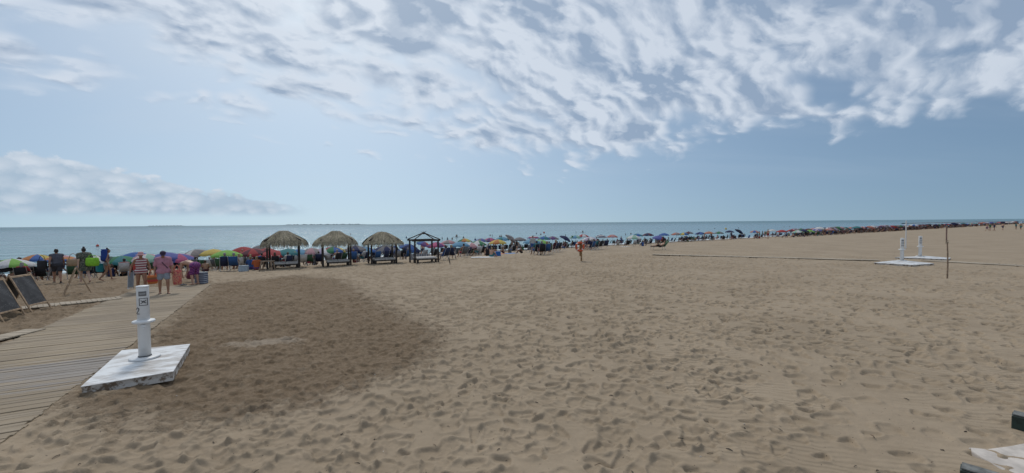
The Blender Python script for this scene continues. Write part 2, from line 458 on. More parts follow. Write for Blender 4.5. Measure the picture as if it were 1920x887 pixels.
nb = noise(n, wp, 0.35, 4, 0.55); nm_ = noise(n, wp, 2.6, 5, 0.6); ng = noise(n, wp, 60.0, 3, 0.7); nf = noise(n, wp, 11.0, 5, 0.7)
dryc = mixc(n, (nb*0.6+nm_*0.4).step(0.35, 0.65), (0.264, 0.206, 0.142), (0.316, 0.249, 0.175))
dryc = mixc(n, nf.step(0.62, 0.78)*0.35, dryc, (0.25, 0.20, 0.15))
dmp = (at_('damp')+(nb-0.5)*1.5+(nm_-0.5)*2.3+(nf-0.5)*1.9).step(-0.35, 0.60)*0.92
lft = (at_('left')+(nm_-0.5)*1.2).step(-0.5, 0.6)*0.75
wet = dmp.max(lft)
dampc = mixc(n, nf.step(0.35, 0.68), (0.150, 0.104, 0.062), (0.225, 0.164, 0.106))
dampc = mixc(n, nm_.step(0.55, 0.75)*0.5, dampc, (0.26, 0.208, 0.150))
sc_ = mixc(n, wet, dryc, dampc)
sc_ = mixc(n, (at_('pale')+(nm_-0.5)*2.2+(nf-0.5)*1.2).step(-0.1, 0.8)*0.55, sc_, (0.38, 0.32, 0.25))
wsh = wx_*NV.x+wy_*NV.y
shore = (wsh+(nb-0.5)*3.0).step(51.0, 56.0)
sc_ = mixc(n, shore, sc_, (0.17, 0.135, 0.10))
speck = noise(n, wp, 26.0, 1, 0.5).step(0.755, 0.775)
sc_ = mixc(n, speck*0.8, sc_, (0.05, 0.04, 0.03))
n.links.new(sc_.k, b.inputs['Base Color'])
setin(n, b.inputs['Roughness'], shore*-0.55+0.95)
b.inputs['Specular IOR Level'].default_value = 0.25
# wind ripples across the untrodden sand
rp = (wx_*0.30+wy_*0.95) + (noise(n, wp, 0.9, 3, 0.5)-0.5)*0.55
rip = (rp*(2*math.pi/0.115)).sin()*0.5+0.5
ripm = noise(n, wp, 0.45, 2, 0.5).step(0.40, 0.58)*(1.0-wet)*(wx_*0.9-wy_*0.15).step(-3.0, 2.5)
hb = ng*0.004 + nf*0.010 + rip*ripm*0.012 + noise(n, wp, 4.5, 5, 0.6)*0.026 + wet*noise(n, wp, 14.0, 5, 0.75)*0.045
bump(n, b, hb, 1.0, 1.0)
me.materials.append(m)

# ------------------------------------------------------------------ sea
sb = MB(); NSU, NSW = 60, 60
us = np.concatenate([-np.geomspace(40000, 30, 26), np.linspace(-20, 20, 5), np.geomspace(30, 40000, 29)])
ws = np.concatenate([np.linspace(50, 90, 41), np.geomspace(94, 42000, 40)])
vs = [];
for w in ws:
    for u in us:
        hgt = 0.06*math.sin((w-57)*1.3+0.8*math.sin(u*0.08))*max(0, 1-abs(w-64)/14) if abs(u) < 400 else 0
        vs.append((DV.x*u+NV.x*w, DV.y*u+NV.y*w, SEA+hgt))
fs = [(i*len(us)+j, i*len(us)+j+1, (i+1)*len(us)+j+1, (i+1)*len(us)+j) for i in range(len(ws)-1) for j in range(len(us)-1)]
sb.add(vs, fs, 0, True)
m, n, b, out = new_mat('sea_water')
wp = world_co(n); wx_, wy_, wz_ = separate(n, wp)
wu = wx_*DV.x+wy_*DV.y; ww = wx_*NV.x+wy_*NV.y
dist = (wx_*wx_+wy_*wy_).pow(0.5)
wc = combine(n, wu*0.45, ww, 0.0)
n1 = noise(n, wc, 0.62, 5, 0.6); n2 = noise(n, wc, 0.10, 4, 0.6); n3 = noise(n, combine(n, wu*0.16, ww, 3.0), 0.030, 4, 0.55)
shal = dist.step(55.0, 330.0)
patchy = n3.step(0.36, 0.64)
c1 = mixc(n, shal, (0.118, 0.250, 0.258), (0.072, 0.176, 0.204))
strk = noise(n, combine(n, wu*0.22, ww, 6.0), 0.16, 5, 0.62).step(0.46, 0.62)
c1 = mixc(n, patchy*0.5, c1, (0.05, 0.125, 0.16))
c1 = mixc(n, strk*0.55, c1, (0.035, 0.09, 0.12))
fl1 = (ww - 59.0 + (n2-0.5)*7.0 + (n1-0.5)*2.0)
foam = fl1.step(-2.2, -0.3)*fl1.step(0.0, 1.1, 1.0, 0.0)
fl2 = (ww - 65.0 + (n2-0.5)*10.0 + (n1-0.5)*2.5)
foam2 = fl2.step(-0.9, 0.0)*fl2.step(0.0, 0.7, 1.0, 0.0)*noise(n, combine(n, wu*0.1, ww*0.1, 8.0), 1.0, 2, 0.5).step(0.45, 0.55)
fm = foam.max(foam2*0.8)*noise(n, wc, 3.0, 4, 0.7).step(0.30, 0.5)
c1 = mixc(n, fm, c1, (0.78, 0.80, 0.80))
n.links.new(c1.k, b.inputs['Base Color'])
b.inputs['IOR'].default_value = 1.33
setin(n, b.inputs['Roughness'], (dist.step(60.0, 1500.0)*0.20+0.16).max(fm*0.8))
k = n.nodes.new('ShaderNodeBump'); k.inputs['Distance'].default_value = 1.0; k.inputs['Strength'].default_value = 1.0
hh = (noise(n, combine(n, wu*0.35, ww, 1.0), 0.27, 5, 0.62)*1.1 + n1*0.40*dist.step(100.0, 900.0, 1.0, 0.25) + n2*1.5 + n3*1.6)
n.links.new(hh.k, k.inputs['Height']); n.links.new(k.outputs[0], b.inputs['Normal'])
sea = sb.build('sea', m); tag(sea, 'calm grey green sea reaching to the horizon', None, None, 'structure')
# ================================================================== BOARDWALK
def wood_mat(name, a, b_, c, wet=None):
    m, n, b, out = new_mat(name)
    oi = n.nodes.new('ShaderNodeObjectInfo'); rnd = S(n, oi.outputs['Random'])
    x, y, z = separate(n, obj_co(n))
    g = noise(n, combine(n, x*1.2+rnd*50.0, y*26.0, z*26.0), 1.0, 6, 0.65)
    cc = mixc(n, g.step(0.3, 0.7), a, b_)
    cc = mixc(n, rnd.step(0.0, 1.0)*0.75, cc, c)
    k = noise(n, combine(n, x*3.0+rnd*20.0, y*9.0, 0.0), 1.0, 4, 0.6)
    cc = mixc(n, k.step(0.60, 0.78)*0.5, cc, (0.12, 0.09, 0.065))
    wp = world_co(n); ps = noise(n, wp, 1.3, 5, 0.65)
    cc = mixc(n, ps.step(0.55, 0.72)*0.6, cc, (0.30, 0.24, 0.17)); big_ = noise(n, wp, 0.55, 3, 0.5)
    cc = mixc(n, big_.step(0.42, 0.62)*0.35, cc, (0.15, 0.115, 0.078))      # blown sand
    if wet is not None:
        X_, Y_, Z_ = separate(n, wp)
        du = (X_-wet[0])*PATHV.x+(Y_-wet[1])*PATHV.y; dv = (X_-wet[0])*PATHN.x+(Y_-wet[1])*PATHN.y
        dd = (du*du*0.9+dv*dv*0.20).pow(0.5)
        wm = (dd+(noise(n, combine(n, X_*0.9, Y_*2.4, 0.0), 1.6, 5, 0.65)-0.5)*1.9+(rnd-0.5)*0.5).step(0.45, 1.25, 1.0, 0.0)
        cc = mixc(n, wm*0.5, cc, mixc(n, g.step(0.35, 0.65), (0.085, 0.076, 0.076), (0.20, 0.18, 0.175)))
        setin(n, b.inputs['Roughness'], wm*-0.35+0.82)
    else: b.inputs['Roughness'].default_value = 0.82
    n.links.new(cc.k, b.inputs['Base Color']); bump(n, b, g, 0.35, 0.006)
    return m
wetp = hit(165, 690)
M_PLANK = wood_mat('weathered_pine', (0.20, 0.156, 0.104), (0.34, 0.275, 0.195), (0.29, 0.225, 0.145), (wetp.x, wetp.y))
bw = bpy.data.objects.new('boardwalk', None); col.objects.link(bw)
tag(bw, 'wide boardwalk of weathered cross planks leading to the sea', None, None, 'structure')
pw = PATH_R-PATH_L
def plank_mesh(i):
    q = MB(); L = pw+random.uniform(-0.05, 0.03)
    q.box((0, 0, 0), (L, 0.1005, 0.028), bev=0.005); return q.mesh('plank', [M_PLANK])
pm = [plank_mesh(i) for i in range(7)]
s_ = PATH_S0; arot = math.atan2(PATHN.y, PATHN.x); cnt = 0
while s_ < PATH_S1 and cnt < 290:
    c_ = PATHV*s_ + PATHN*((PATH_L+PATH_R)/2+random.gauss(0, 0.012))
    o = inst('plank', random.choice(pm), bw, (c_.x, c_.y, gz(c_.x, c_.y)+0.006+random.gauss(0, 0.003)), (random.gauss(0, 0.012), random.gauss(0, 0.0012), arot+random.gauss(0, 0.0025)))
    s_ += 0.104+abs(random.gauss(0, 0.004)); cnt += 1
M_PALEW = wood_mat('bleached_pine', (0.27, 0.225, 0.165), (0.40, 0.335, 0.255), (0.36, 0.30, 0.22))
def side_path(name, label, a, b2, width, lift=0.012):
    a, b2 = Vector(a).xy, Vector(b2).xy; v = (b2-a); L = v.length; v.normalize(); nrm = Vector((v.y, -v.x)); q = MB()
    t = 0.0
    while t < L:
        c_ = a+v*t; z = gz(c_.x, c_.y)+lift+random.gauss(0, 0.004)
        q.box((c_.x, c_.y, z), (0.12, width+random.uniform(-0.05, 0.05), 0.03), Matrix.Rotation(math.atan2(v.y, v.x)+random.gauss(0, 0.01), 3, 'Z')); t += 0.13
    o = q.build(name, M_PALEW); return tag(o, label, None, None, 'structure')
pA, pB = hit(222, 560), hit(-60, 590)
side_path('side_path', 'narrow plank path joining the boardwalk behind the chalkboards', pA, pB, 0.75, 0.03)
pA, pB = hit(62, 621), hit(-60, 650)
side_path('side_path', 'narrow plank path joining the boardwalk before the chalkboards', pA, pB, 0.5, 0.03)
pts = [hit(1225, 477.5), hit(1500, 484), hit(1645, 488.5)]
side_path('side_path', 'long plank path running out to the right hand foot showers', pts[0], pts[2], 0.9, 0.030)
side_path('side_path', 'far end of the plank path beyond the right hand showers', hit(1735, 489), hit(1990, 503), 1.0, 0.03)

# ================================================================== FOOT SHOWERS
def white_paint(name, dirt=0.4):
    m, n, b, out = new_mat(name)
    wp = obj_co(n); x, y, z = separate(n, wp)
    f = noise(n, combine(n, x*1.6+y*0.9, y*4.5-x*2.0, z*2.2), 1.0, 6, 0.66); g = noise(n, wp, 14.0, 4, 0.6)
    cc = mixc(n, f.step(0.42, 0.64)*dirt, (0.66, 0.67, 0.67), (0.36, 0.33, 0.30))
    cc = mixc(n, g.step(0.62, 0.75)*dirt*0.5, cc, (0.30, 0.25, 0.20))
    n.links.new(cc.k, b.inputs['Base Color']); b.inputs['Roughness'].default_value = 0.45
    bump(n, b, g, 0.12, 0.004); return m
M_WHITE = white_paint('white_gloss_paint', 0.22); M_SLAB = white_paint('painted_concrete', 1.0)
m, n, b, out = new_mat('raw_concrete_edge'); MATS['edge'] = m
f = noise(n, obj_co(n), 7.0, 6, 0.7)
cc = mixc(n, f.step(0.40, 0.52), (0.16, 0.115, 0.08), (0.50, 0.47, 0.43)); n.links.new(cc.k, b.inputs['Base Color']); b.inputs['Roughness'].default_value = 0.9
bump(n, b, f, 0.7, 0.03); M_EDGE = m
M_DARK = plain('black_vinyl', (0.025, 0.025, 0.03), 0.5, 0.1); M_GREYP = plain('grey_plate', (0.16, 0.165, 0.17), 0.4, 0.15)
def cyl_patch(q, r, a0, a1, z0, z1, mi=0, n_=8):
    vs = []; fs = []
    for i in range(n_+1):
        a = a0+(a1-a0)*i/n_
        for rr in (r, r+0.004):
            vs += [(rr*math.cos(a), rr*math.sin(a), z0), (rr*math.cos(a), rr*math.sin(a), z1)]
    for i in range(n_):
        k = i*4; fs += [(k+2, k+6, k+7, k+3), (k, k+1, k+5, k+4), (k+1, k+3, k+7, k+5), (k, k+4, k+6, k+2)]
    fs += [(0, 2, 3, 1), (n_*4, n_*4+1, n_*4+3, n_*4+2)]
    q.add(vs, fs, mi)
def cyl_stroke(q, r, pts, wd):
    """a painted stroke that follows the column: pts are (arc length, height)"""
    fin = []
    for (s0, z0), (s1, z1) in zip(pts[:-1], pts[1:]):
        k_ = max(1, int(abs(s1-s0)/0.02)); fin += [(s0+(s1-s0)*i/k_, z0+(z1-z0)*i/k_) for i in range(k_)]
    fin.append(pts[-1])
    for (s0, z0), (s1, z1) in zip(fin[:-1], fin[1:]):
        dxs, dzs = s1-s0, z1-z0; L = math.hypot(dxs, dzs); ns, nz = -dzs/L*wd/2, dxs/L*wd/2
        ex, ez = dxs/L*wd*0.3, dzs/L*wd*0.3
        c4 = [(s0-ex+ns, z0-ez+nz), (s0-ex-ns, z0-ez-nz), (s1+ex-ns, z1+ez-nz), (s1+ex+ns, z1+ez+nz)]
        vs = [((r+h)*math.cos(s/r), (r+h)*math.sin(s/r), z) for h in (0.0, 0.0035) for s, z in c4]
        q.add(vs, [(0, 1, 2, 3), (7, 6, 5, 4), (0, 4, 5, 1), (1, 5, 6, 2), (2, 6, 7, 3), (3, 7, 4, 0)])
RC = 0.097
def foot_shower(loc, face, label, marks, hgt=1.42):
    t = thing('foot_shower', label, 'shower', loc, 0, 'white foot showers on the beach')
    q = MB(); q.lathe([(0, 0), (0.232, 0.0), (0.242, 0.008), (0.242, 0.030), (0.232, 0.038), (RC+0.004, 0.040), (0, 0.040)], 40); q.build('base_disc', M_WHITE, t)
    q = MB(); q.lathe([(0, 0.0405), (RC, 0.0405), (RC, hgt-0.03), (RC-0.002, hgt-0.022)], 32); q.build('column', M_WHITE, t)
    q = MB(); q.lathe([(RC-0.004, hgt-0.024), (RC+0.004, hgt-0.02), (RC+0.006, hgt-0.005), (RC-0.006, hgt+0.008), (0.05, hgt+0.014), (0, hgt+0.016)], 32); q.build('cap', M_WHITE, t)
    q = MB(); q.lathe([(RC+0.001, 0.700), (0.165, 0.704), (0.176, 0.712), (0.178, 0.738), (0.170, 0.748), (RC+0.02, 0.752), (RC+0.001, 0.765)], 40); q.build('shelf_ring', M_WHITE, t)
    q = MB(); q.lathe([(RC+0.001, 0.041), (RC+0.009, 0.043), (RC+0.009, 0.052), (RC+0.001, 0.056)], 32); q.build('seal', M_DARK, t)
    a = face
    q = MB(); M = Matrix.Rotation(a, 3, 'Z')
    q.box(M @ Vector((RC+0.02, 0, 0.655)), (0.05, 0.085, 0.055), M, bev=0.012)
    q.tube([M @ Vector((RC+0.03, 0, 0.63)), M @ Vector((RC+0.03, 0, 0.60))], [0.017, 0.014], 10); q.build('tap', M_WHITE, t)
    q = MB()
    cyl_patch(q, RC+0.0005, a-0.62, a+0.62, hgt-0.185, hgt-0.095); 
    pl_ = q.build('name_plate', M_GREYP, t)
    q = MB(); cyl_patch(q, RC+0.005, a-0.42, a+0.42, hgt-0.155, hgt-0.125); q.build('plate_panel', plain('light_grey_plate', (0.32, 0.33, 0.34), 0.4), pl_)
    zc = hgt-0.30; sw = 0.064; sa = a*RC+0.012
    q = MB(); cyl_stroke(q, RC+0.0005, [(sa-sw, zc-sw*1.05), (sa+sw, zc-sw*1.05)], 0.010); cyl_stroke(q, RC+0.0005, [(sa-sw, zc+sw*1.05), (sa+sw, zc+sw*1.05)], 0.010)
    for sg in (-1, 1):
        for i in range(1): cyl_stroke(q, RC+0.0006, [(sa+sg*sw, zc-sw), (sa+sg*sw, zc+sw)], 0.010)
    pc = q.build('no_drinking_pictogram', M_DARK, t)
    q = MB()
    for sg in (-1, 1): cyl_stroke(q, RC+0.0008, [(sa-sw*0.6, zc-sg*sw*0.42), (sa-sw*0.2, zc-sg*sw*0.14), (sa+sw*0.2, zc+sg*sw*0.14), (sa+sw*0.6, zc+sg*sw*0.42)], 0.013)
    cyl_stroke(q, RC+0.0008, [(sa-0.02, zc+0.012), (sa, zc+0.02), (sa+0.025, zc+0.012)], 0.008)
    q.build('crossed_tap', M_DARK, pc)
    if marks == 'two':
        q = MB(); z0 = hgt-0.53; s0 = (a-0.95)*RC
        pts = [(s0-0.030, z0+0.085), (s0-0.022, z0+0.108), (s0, z0+0.118), (s0+0.022, z0+0.108), (s0+0.029, z0+0.085), (s0+0.020, z0+0.060), (s0-0.012, z0+0.028), (s0-0.032, z0), (s0+0.034, z0)]
        cyl_stroke(q, RC+0.0005, pts, 0.014); q.build('painted_digit', M_DARK, t)
    else:
        q = MB(); z0 = hgt-0.50
        for k_ in range(3): cyl_stroke(q, RC+0.0005, [(a*RC-0.06+0.05*k_, z0), (a*RC-0.03+0.05*k_, z0+0.06)], 0.022)
        q.build('painted_mark', M_DARK, t)
    return t
def slab(corners, thick, label, grp='white slabs under the foot showers', sink=0.03):
    c = sum((Vector(p) for p in corners), Vector())/4
    t = thing('shower_slab', label, 'slab', (c.x, c.y, c.z-thick), 0, grp)
    P = [Vector(p)-c for p in corners]; q = MB(); n_ = 14
    # top sheet with a slightly chipped rim
    rim = []
    for i in range(4):
        for k_ in range(n_):
            p = P[i].lerp(P[(i+1) % 4], k_/n_); p = p*(1-random.uniform(0, 0.004)); rim.append(p)
    N = len(rim); up = Vector((0, 0, thick))
    q.add([p+up for p in rim]+[p*0.992+up+Vector((0, 0, 0.006)) for p in rim], [(i, (i+1) % N, N+(i+1) % N, N+i) for i in range(N)]+[tuple(range(N, 2*N))])
    q.build('painted_top', M_SLAB, t)
    q = MB(); vs = []
    for lv, ins in ((0.0, 0.99), (thick*0.35, 0.985), (thick*0.7, 0.992), (thick, 0.9985)):
        for p in rim: vs.append(p*(ins-random.uniform(0, 0.012 if lv < thick*0.9 else 0.001))+Vector((0, 0, lv-(sink if lv == 0 else 0))))
    q.add(vs, [(r*N+i, r*N+(i+1) % N, (r+1)*N+(i+1) % N, (r+1)*N+i) for r in range(3) for i in range(N)]+[tuple(reversed(range(N)))])
    q.build('chipped_edge', M_EDGE, t); return t
cs = [hit(x, y, 0.13)+Vector((0, 0, 0.13)) for x, y in SLAB_PX]
slab(cs, 0.13, 'large tilted white slab beside the boardwalk, nearest the camera')
p = hit(272, 671, 0.137); p.z += 0.137
toc = math.atan2(-p.y, -p.x)
foot_shower(p, toc-0.05, 'white foot shower column marked with a 2 beside the boardwalk', 'two')
for (bx, by), cpx, lab, sl in (((1691, 489), [(1638, 492.5), (1710, 497), (1752, 494), (1686, 487.5)], 'nearer of the two white foot showers at the right', 'nearer white slab at the right, under the shower left of the wooden pole'),
                         ((1725, 481), [(1677, 482.5), (1778, 486), (1783, 483.5), (1735, 480)], 'farther of the two white foot showers at the right', 'farther white slab at the right, behind the plank path')):
    c0 = [hit(x, y, 0.08)+Vector((0, 0, 0.08)) for x, y in cpx]
    slab(c0, 0.08, sl)
    p = hit(bx, by, 0.09); p.z += 0.09
    foot_shower(p, math.atan2(-p.y, -p.x)+0.2, lab, 'marks', 1.45)

# ================================================================== POLES, LIFEBUOY, BOARDS
M_WOODP = plain('grey_brown_timber', (0.27, 0.195, 0.135), 0.85, 0.35, 9.0, 0.4); M_DKWOOD = plain('dark_stained_timber', (0.030, 0.022, 0.018), 0.75, 0.3, 8.0, 0.3)
p = hit(1776, 522); t = thing('wooden_pole', 'tall thin weathered wooden pole standing alone in the sand at right', 'pole', p)
q = MB(); q.tube([(0, 0, -0.1), (0.01, 0, 0.6), (-0.01, 0, 1.2), (-0.04, 0, 1.66)], [0.031, 0.029, 0.027, 0.026], 8); q.build('lower_shaft', M_WOODP, t)
q = MB(); q.tube([(-0.075, 0.0, 1.62), (-0.075, 0.01, 2.1), (-0.08, 0, 2.44)], [0.025, 0.026, 0.023], 8); q.build('upper_stick', plain('reddish_stick', (0.22, 0.14, 0.115), 0.8, 0.3, 9), t)
q = MB(); q.lathe([(0.05, 1.62), (0.056, 1.64), (0.056, 1.68), (0.05, 1.70)], 10, (-0.055, 0, 0)); q.lathe([(0.05, 1.74), (0.055, 1.75), (0.05, 1.77)], 10, (-0.06, 0, 0)); q.build('rope_lashing', plain('rope', (0.30, 0.25, 0.18), 0.9), t)
p = hit(1698, 466); t = thing('white_pole', 'slim white metal pole behind the nearer right hand shower', 'pole', p)
hh_ = 2.6
q = MB(); q.tube([(0, 0, -0.1), (0, 0, hh_)], [0.05, 0.042], 10); q.build('shaft', M_WHITE, t)
q = MB(); q.tube([(0, 0, hh_), (0, 0, hh_+0.05)], [0.055, 0.03], 10); q.build('cap', M_WHITE, t)
p = hit(1090, 489); t = thing('lifebuoy_post', 'short wooden lifebuoy post standing alone in the sand', 'post', p, 0.1)
q = MB(); q.box((0, 0, 0.68), (0.10, 0.10, 1.56), bev=0.012); q.build('post', plain('honey_timber', (0.26, 0.15, 0.065), 0.75, 0.3, 8, 0.3), t)
q = MB(); q.box((-0.10, 0.0, 0.84), (0.07, 0.09, 1.0), bev=0.01); q.build('side_board', plain('honey_timber', (0.26, 0.15, 0.065)), t)
q = MB(); q.box((-0.1, -0.09, 0.80), (0.05, 0.14, 0.05)); q.build('hook', M_DARK, t)
p2 = p; t = thing('lifebuoy', 'orange red ring lifebuoy hung on the short wooden post', 'lifebuoy', (p2.x-0.12, p2.y-0.15, p2.z+1.02), 0.1)
q = MB(); pts = [(0.27*math.cos(a), 0.0, 0.29*math.sin(a)) for a in [2*math.pi*i/32 for i in range(33)]]
q.tube(pts, 0.075, 10, cap=False); q.build('ring', plain('lifebuoy_orange', (0.55, 0.09, 0.035), 0.5, 0.15), t)
for k_ in range(4):
    q = MB(); a = math.pi/4+k_*math.pi/2; q.tube([(0.27*math.cos(a+d), 0, 0.29*math.sin(a+d)) for d in (-0.12, 0, 0.12)], 0.078, 10); q.build('reflective_band', plain('buoy_white', (0.7, 0.7, 0.68), 0.5), t)
q = MB(); q.tube([(0.36*math.cos(a), 0.01, 0.38*math.sin(a)-0.02*abs(math.sin(2*a))) for a in [2*math.pi*i/32 for i in range(33)]], 0.009, 6, cap=False); q.build('grab_rope', plain('rope', (0.3, 0.25, 0.18)), t)

M_ALDER = plain('light_timber_frame', (0.34, 0.235, 0.145), 0.7, 0.25, 9, 0.2)
m, n, b, out = new_mat('chalkboard')
x, y, z = separate(n, obj_co(n)); ln = (z*42.0)._m('FRACT').step(0.35, 0.5)*noise(n, combine(n, x*40.0, y*40.0, z*70.0), 1.0, 4, 0.7).step(0.52, 0.62)
smear = noise(n, combine(n, x*3.0, y*3.0, z*3.0), 1.0, 5, 0.6).step(0.35, 0.8)
blk = noise(n, combine(n, x*4.0, y*4.0, z*5.0), 1.0, 1, 0.5).step(0.45, 0.55)
cc = mixc(n, smear, (0.020, 0.021, 0.023), (0.055, 0.056, 0.06)); cc = mixc(n, ln*blk*0.55, cc, (0.32, 0.32, 0.32))
n.links.new(cc.k, b.inputs['Base Color']); b.inputs['Roughness'].default_value = 0.7; M_CHALK = m
def a_board(loc, rz, label, w=0.72, h=1.16, sp=0.46, panel=True, group=None):
    """sandwich board: the two leaves lean along +-X, the width runs along Y"""
    t = thing('sandwich_board', label, 'sandwich board', loc, rz, group)
    for sg in (-1, 1):
        an = math.atan2(sp, h)*sg; L = math.hypot(sp, h)
        M = Matrix.Rotation(-an, 3, 'Y'); leaf = bpy.data.objects.new('leaf', None); col.objects.link(leaf); leaf.parent = t; leaf.location = (sg*0.012, 0, h+0.0)
        leaf.rotation_euler = (0, -an, 0)
        for sy in (-1, 1):
            q = MB(); q.box((0, sy*w/2, -L/2), (0.030, 0.055, L+0.06), bev=0.005); q.build('stile', M_ALDER, leaf)
        q = MB(); q.box((0, 0, -0.045), (0.026, w-0.056, 0.06), bev=0.004); q.build('rail', M_ALDER, leaf)
        if panel:
            q = MB(); q.box((0, 0, -L*0.80), (0.026, w-0.056, 0.05), bev=0.004); q.build('rail', M_ALDER, leaf)
            q = MB(); q.box((0, 0, -0.075-(L*0.80-0.10)/2), (0.014, w-0.056, L*0.80-0.10)); q.build('chalkboard', M_CHALK, leaf)
        else:
            q = MB(); q.box((0, 0, -L*0.62), (0.024, w-0.056, 0.05), bev=0.004); q.build('rail', M_ALDER, leaf)
    return t
p = (hit(66, 588)+hit(10, 585))/2
pa = hit(84, 578); pb = hit(66, 588); cc_ = (pa+pb)/2
wdir = math.atan2(pa.y-pb.y, pa.x-pb.x)
bz = R(20)
a_board((cc_.x-0.46*math.cos(bz), cc_.y-0.46*math.sin(bz), 0.0), bz, 'open sandwich chalkboard on the sand left of the boardwalk, right one of two', 0.85, 1.2, 0.5)
pa = hit(33, 596); pb = hit(14, 600); cc_ = (pa+pb)/2
a_board((cc_.x-0.46*math.cos(bz), cc_.y-0.46*math.sin(bz), 0.0), bz, 'sandwich chalkboard cut off by the left picture edge', 0.85, 1.2, 0.5)
p = hit(145, 550); ld = math.atan2(p.y, p.x)
a_board((p.x, p.y, p.z), ld-math.pi/2+0.05, 'slim folding timber trestle seen end on, between walkers and boardwalk', 0.5, 1.04, 0.37, False)

# bottom right corner
M_GREEN = plain('dark_green_paint', (0.012, 0.030, 0.024), 0.55, 0.4, 8, 0.2); M_PALE = plain('bleached_board', (0.50, 0.45, 0.40), 0.8, 0.14, 5, 0.25)
c_ = hit(1880, 862)
t = thing('bleached_board', 'pale weathered board with a blunt tip lying in the lower right corner', 'board', c_, 0)
out_ = [hit(x, y)-c_ for x, y in ((1819, 846), (1850, 849), (1895, 843), (1925, 837), (1990, 832), (2010, 900), (1905, 905), (1872, 884), (1836, 862), (1822, 853))]
q = MB(); N = len(out_); zz = [0.0, 0.035, 0.045]
q.add([Vector((p.x, p.y, z))*1.0 for z, s_ in ((-0.02, 1), (0.034, 1), (0.044, 0.985)) for p in [o_*s_ for o_ in out_]], [(r*N+i, (r+1)*N+i, (r+1)*N+(i+1) % N, r*N+(i+1) % N) for r in range(2) for i in range(N)]+[tuple(reversed(range(2*N, 3*N)))])
q.build('board', M_PALE, t)
def beam(name, a, b2, w, h, label):
    a, b2 = Vector(a), Vector(b2); v = b2-a; t = thing(name, label, 'beam', a, math.atan2(v.y, v.x))
    q = MB(); q.box((v.length/2, 0, h/2-0.02), (v.length, w, h), bev=0.008); q.build('timber', M_GREEN, t)
    q = MB(); q.box((v.length/2, 0, h-0.008), (v.length-0.02, w*0.9, 0.016), bev=0.003); q.build('paler_top', plain('green_grey', (0.16, 0.165, 0.155), 0.8, 0.3, 9), t); return t  # thin top sheet in a paler green grey than the beam's sides
beam('green_beam', hit(1897, 800), hit(2030, 833), 0.20, 0.20, 'dark green timber beam jutting in at the right picture edge')
beam('green_beam', hit(1800, 893), hit(1935, 935), 0.18, 0.13, 'dark green timber beam under the bottom picture edge at right')

